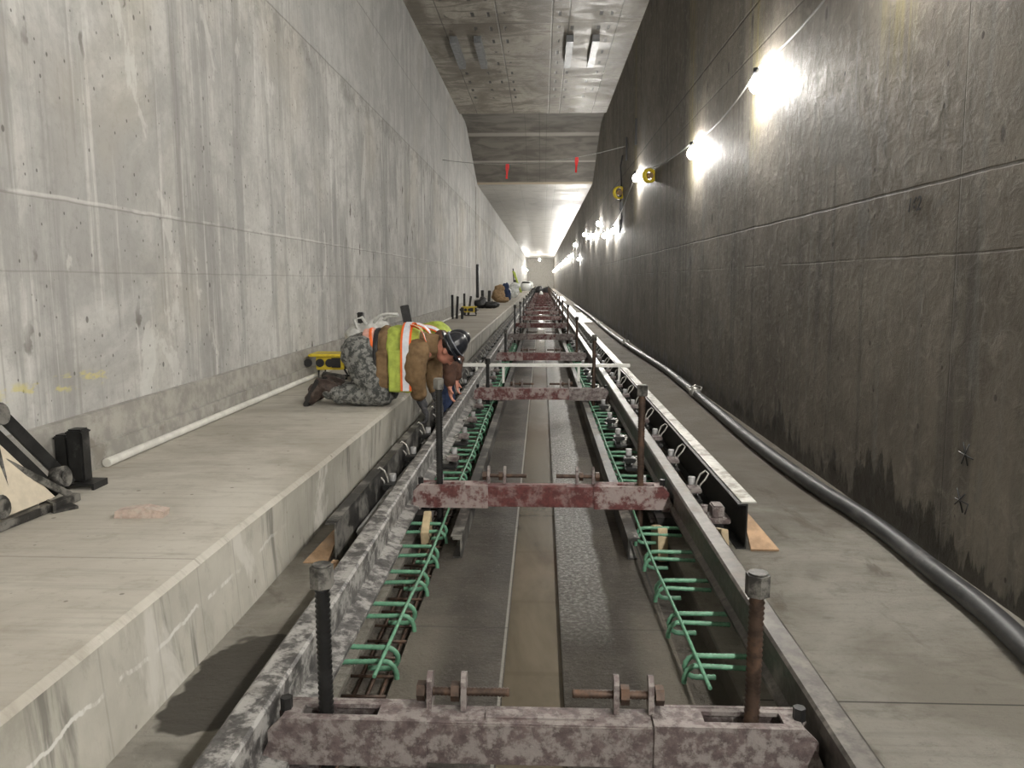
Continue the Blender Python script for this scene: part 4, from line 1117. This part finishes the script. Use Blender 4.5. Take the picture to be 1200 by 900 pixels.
heap('white_sack', -1.80, 42.5, [((-.2, 0, .3), (.35, .3, .3)), ((-.3, 0, .5), (.25, .3, .25))], 'white sack leaning on the far left wall behind the tool bag', 'bag', 'sheet')
heap('white_sack', -1.62, 43.5, [((0, 0, .35), (.35, .3, .38)), ((.1, 0, .65), (.28, .25, .2))], 'larger white sack standing on the bench beyond the tool bag', 'bag', 'sheet')
heap('white_sack', -1.7, 84, [((-.15, 0, .4), (.5, .4, .5)), ((.3, 0, .4), (.5, .4, .5))], 'small distant white sacks near the tunnel end', 'bag', 'sheet', vox=.06)
r = empty('folded_tripod', (-2.0, 62, BZ))
m = MB(); m.tube([(-.3, 0, 1.7), (.35, -.1, .0)], .09, 6); m.tube([(-.2, .1, 1.6), (.2, .1, .3)], .08, 6); m.build('lime_leg', 'lime', r)
m = MB(); m.tube([(-.3, 0, 1.9), (-.2, 0, .1)], .05, 6); m.tube([(-.1, 0, 1.0), (-.1, 0, 0)], .12, 6); m.build('dark_leg', 'dark', r)
tag(r, 'lime green and dark poles leaning together on the far bench', 'poles')
r = empty('bucket', (-1.45, 70, BZ))
m = MB(); m.tube([(0, 0, 0), (0, 0, .7)], [.38, .45], 12); m.build('pail', 'sheet', r); m = MB(); m.tube([(0, 0, .7), (0, 0, .85)], [.4, .3], 12); m.build('dark_lid', 'dark', r)
tag(r, 'white bucket with dark lid on the far bench edge', 'bucket')
heap('equipment_pile', .0, 75, [((-.2, 0, .3), (.5, .4, .5)), ((.5, 0, .3), (.4, .4, .4)), ((-.8, 0, .25), (.3, .3, .35))], 'dark equipment piled across the track far away', 'equipment', 'black', z=0., vox=.06)
heap('white_bag', -.05, 60, [((0, 0, .2), (.16, .3, .28))], 'small white bag between the rails far away', 'bag', 'sheet', z=0.)
# small black sockets cord near power box
m = MB(); m.tube([(-1.92, 7.62, .47), (-1.86, 7.5, .40), (-1.84, 7.3, .362), (-1.95, 7.1, .362), (-2.05, 7.3, .362), (-1.98, 7.55, .40)], .009, 6)
tag(m.build('extension_cord', 'black'), 'black power cord looping in front of the yellow power box', 'cord')
m = MB(); m.cyl((-2.10, 7.30, .43), (-1.90, 7.22, .41), .045, 12); tag(m.build('bottle', 'chan'), 'grey flask lying in front of the yellow power box', 'bottle')

# ------------------------------------------------------------------ camera, world
cam = bpy.data.cameras.new('camera'); co = bpy.data.objects.new('camera', cam); C.objects.link(co)
cam.sensor_width = 36; cam.lens = 27.0; cam.clip_end = 400; cam.clip_start = .05
phi = math.atan(122 / 900); psi = math.atan2(35 / 900, math.hypot(122 / 900, 1))
F = V((-math.sin(psi) * math.cos(phi), math.cos(psi) * math.cos(phi), -math.sin(phi))); R = V((math.cos(psi), math.sin(psi), 0)); U = R.cross(F)
co.matrix_world = Matrix.Translation((0, 0, 1.35)) @ Matrix((R, U, -F)).transposed().to_4x4()
bpy.context.scene.camera = co
wd = bpy.data.worlds.new('world'); bpy.context.scene.world = wd; wd.use_nodes = True
wd.node_tree.nodes['Background'].inputs[0].default_value = (.5, .52, .55, 1); wd.node_tree.nodes['Background'].inputs[1].default_value = .0
sc = bpy.context.scene
sc.view_settings.view_transform = 'Standard'; sc.view_settings.look = 'None'; sc.view_settings.gamma = 1; sc.view_settings.use_curve_mapping = False
sc.view_settings.exposure = .35
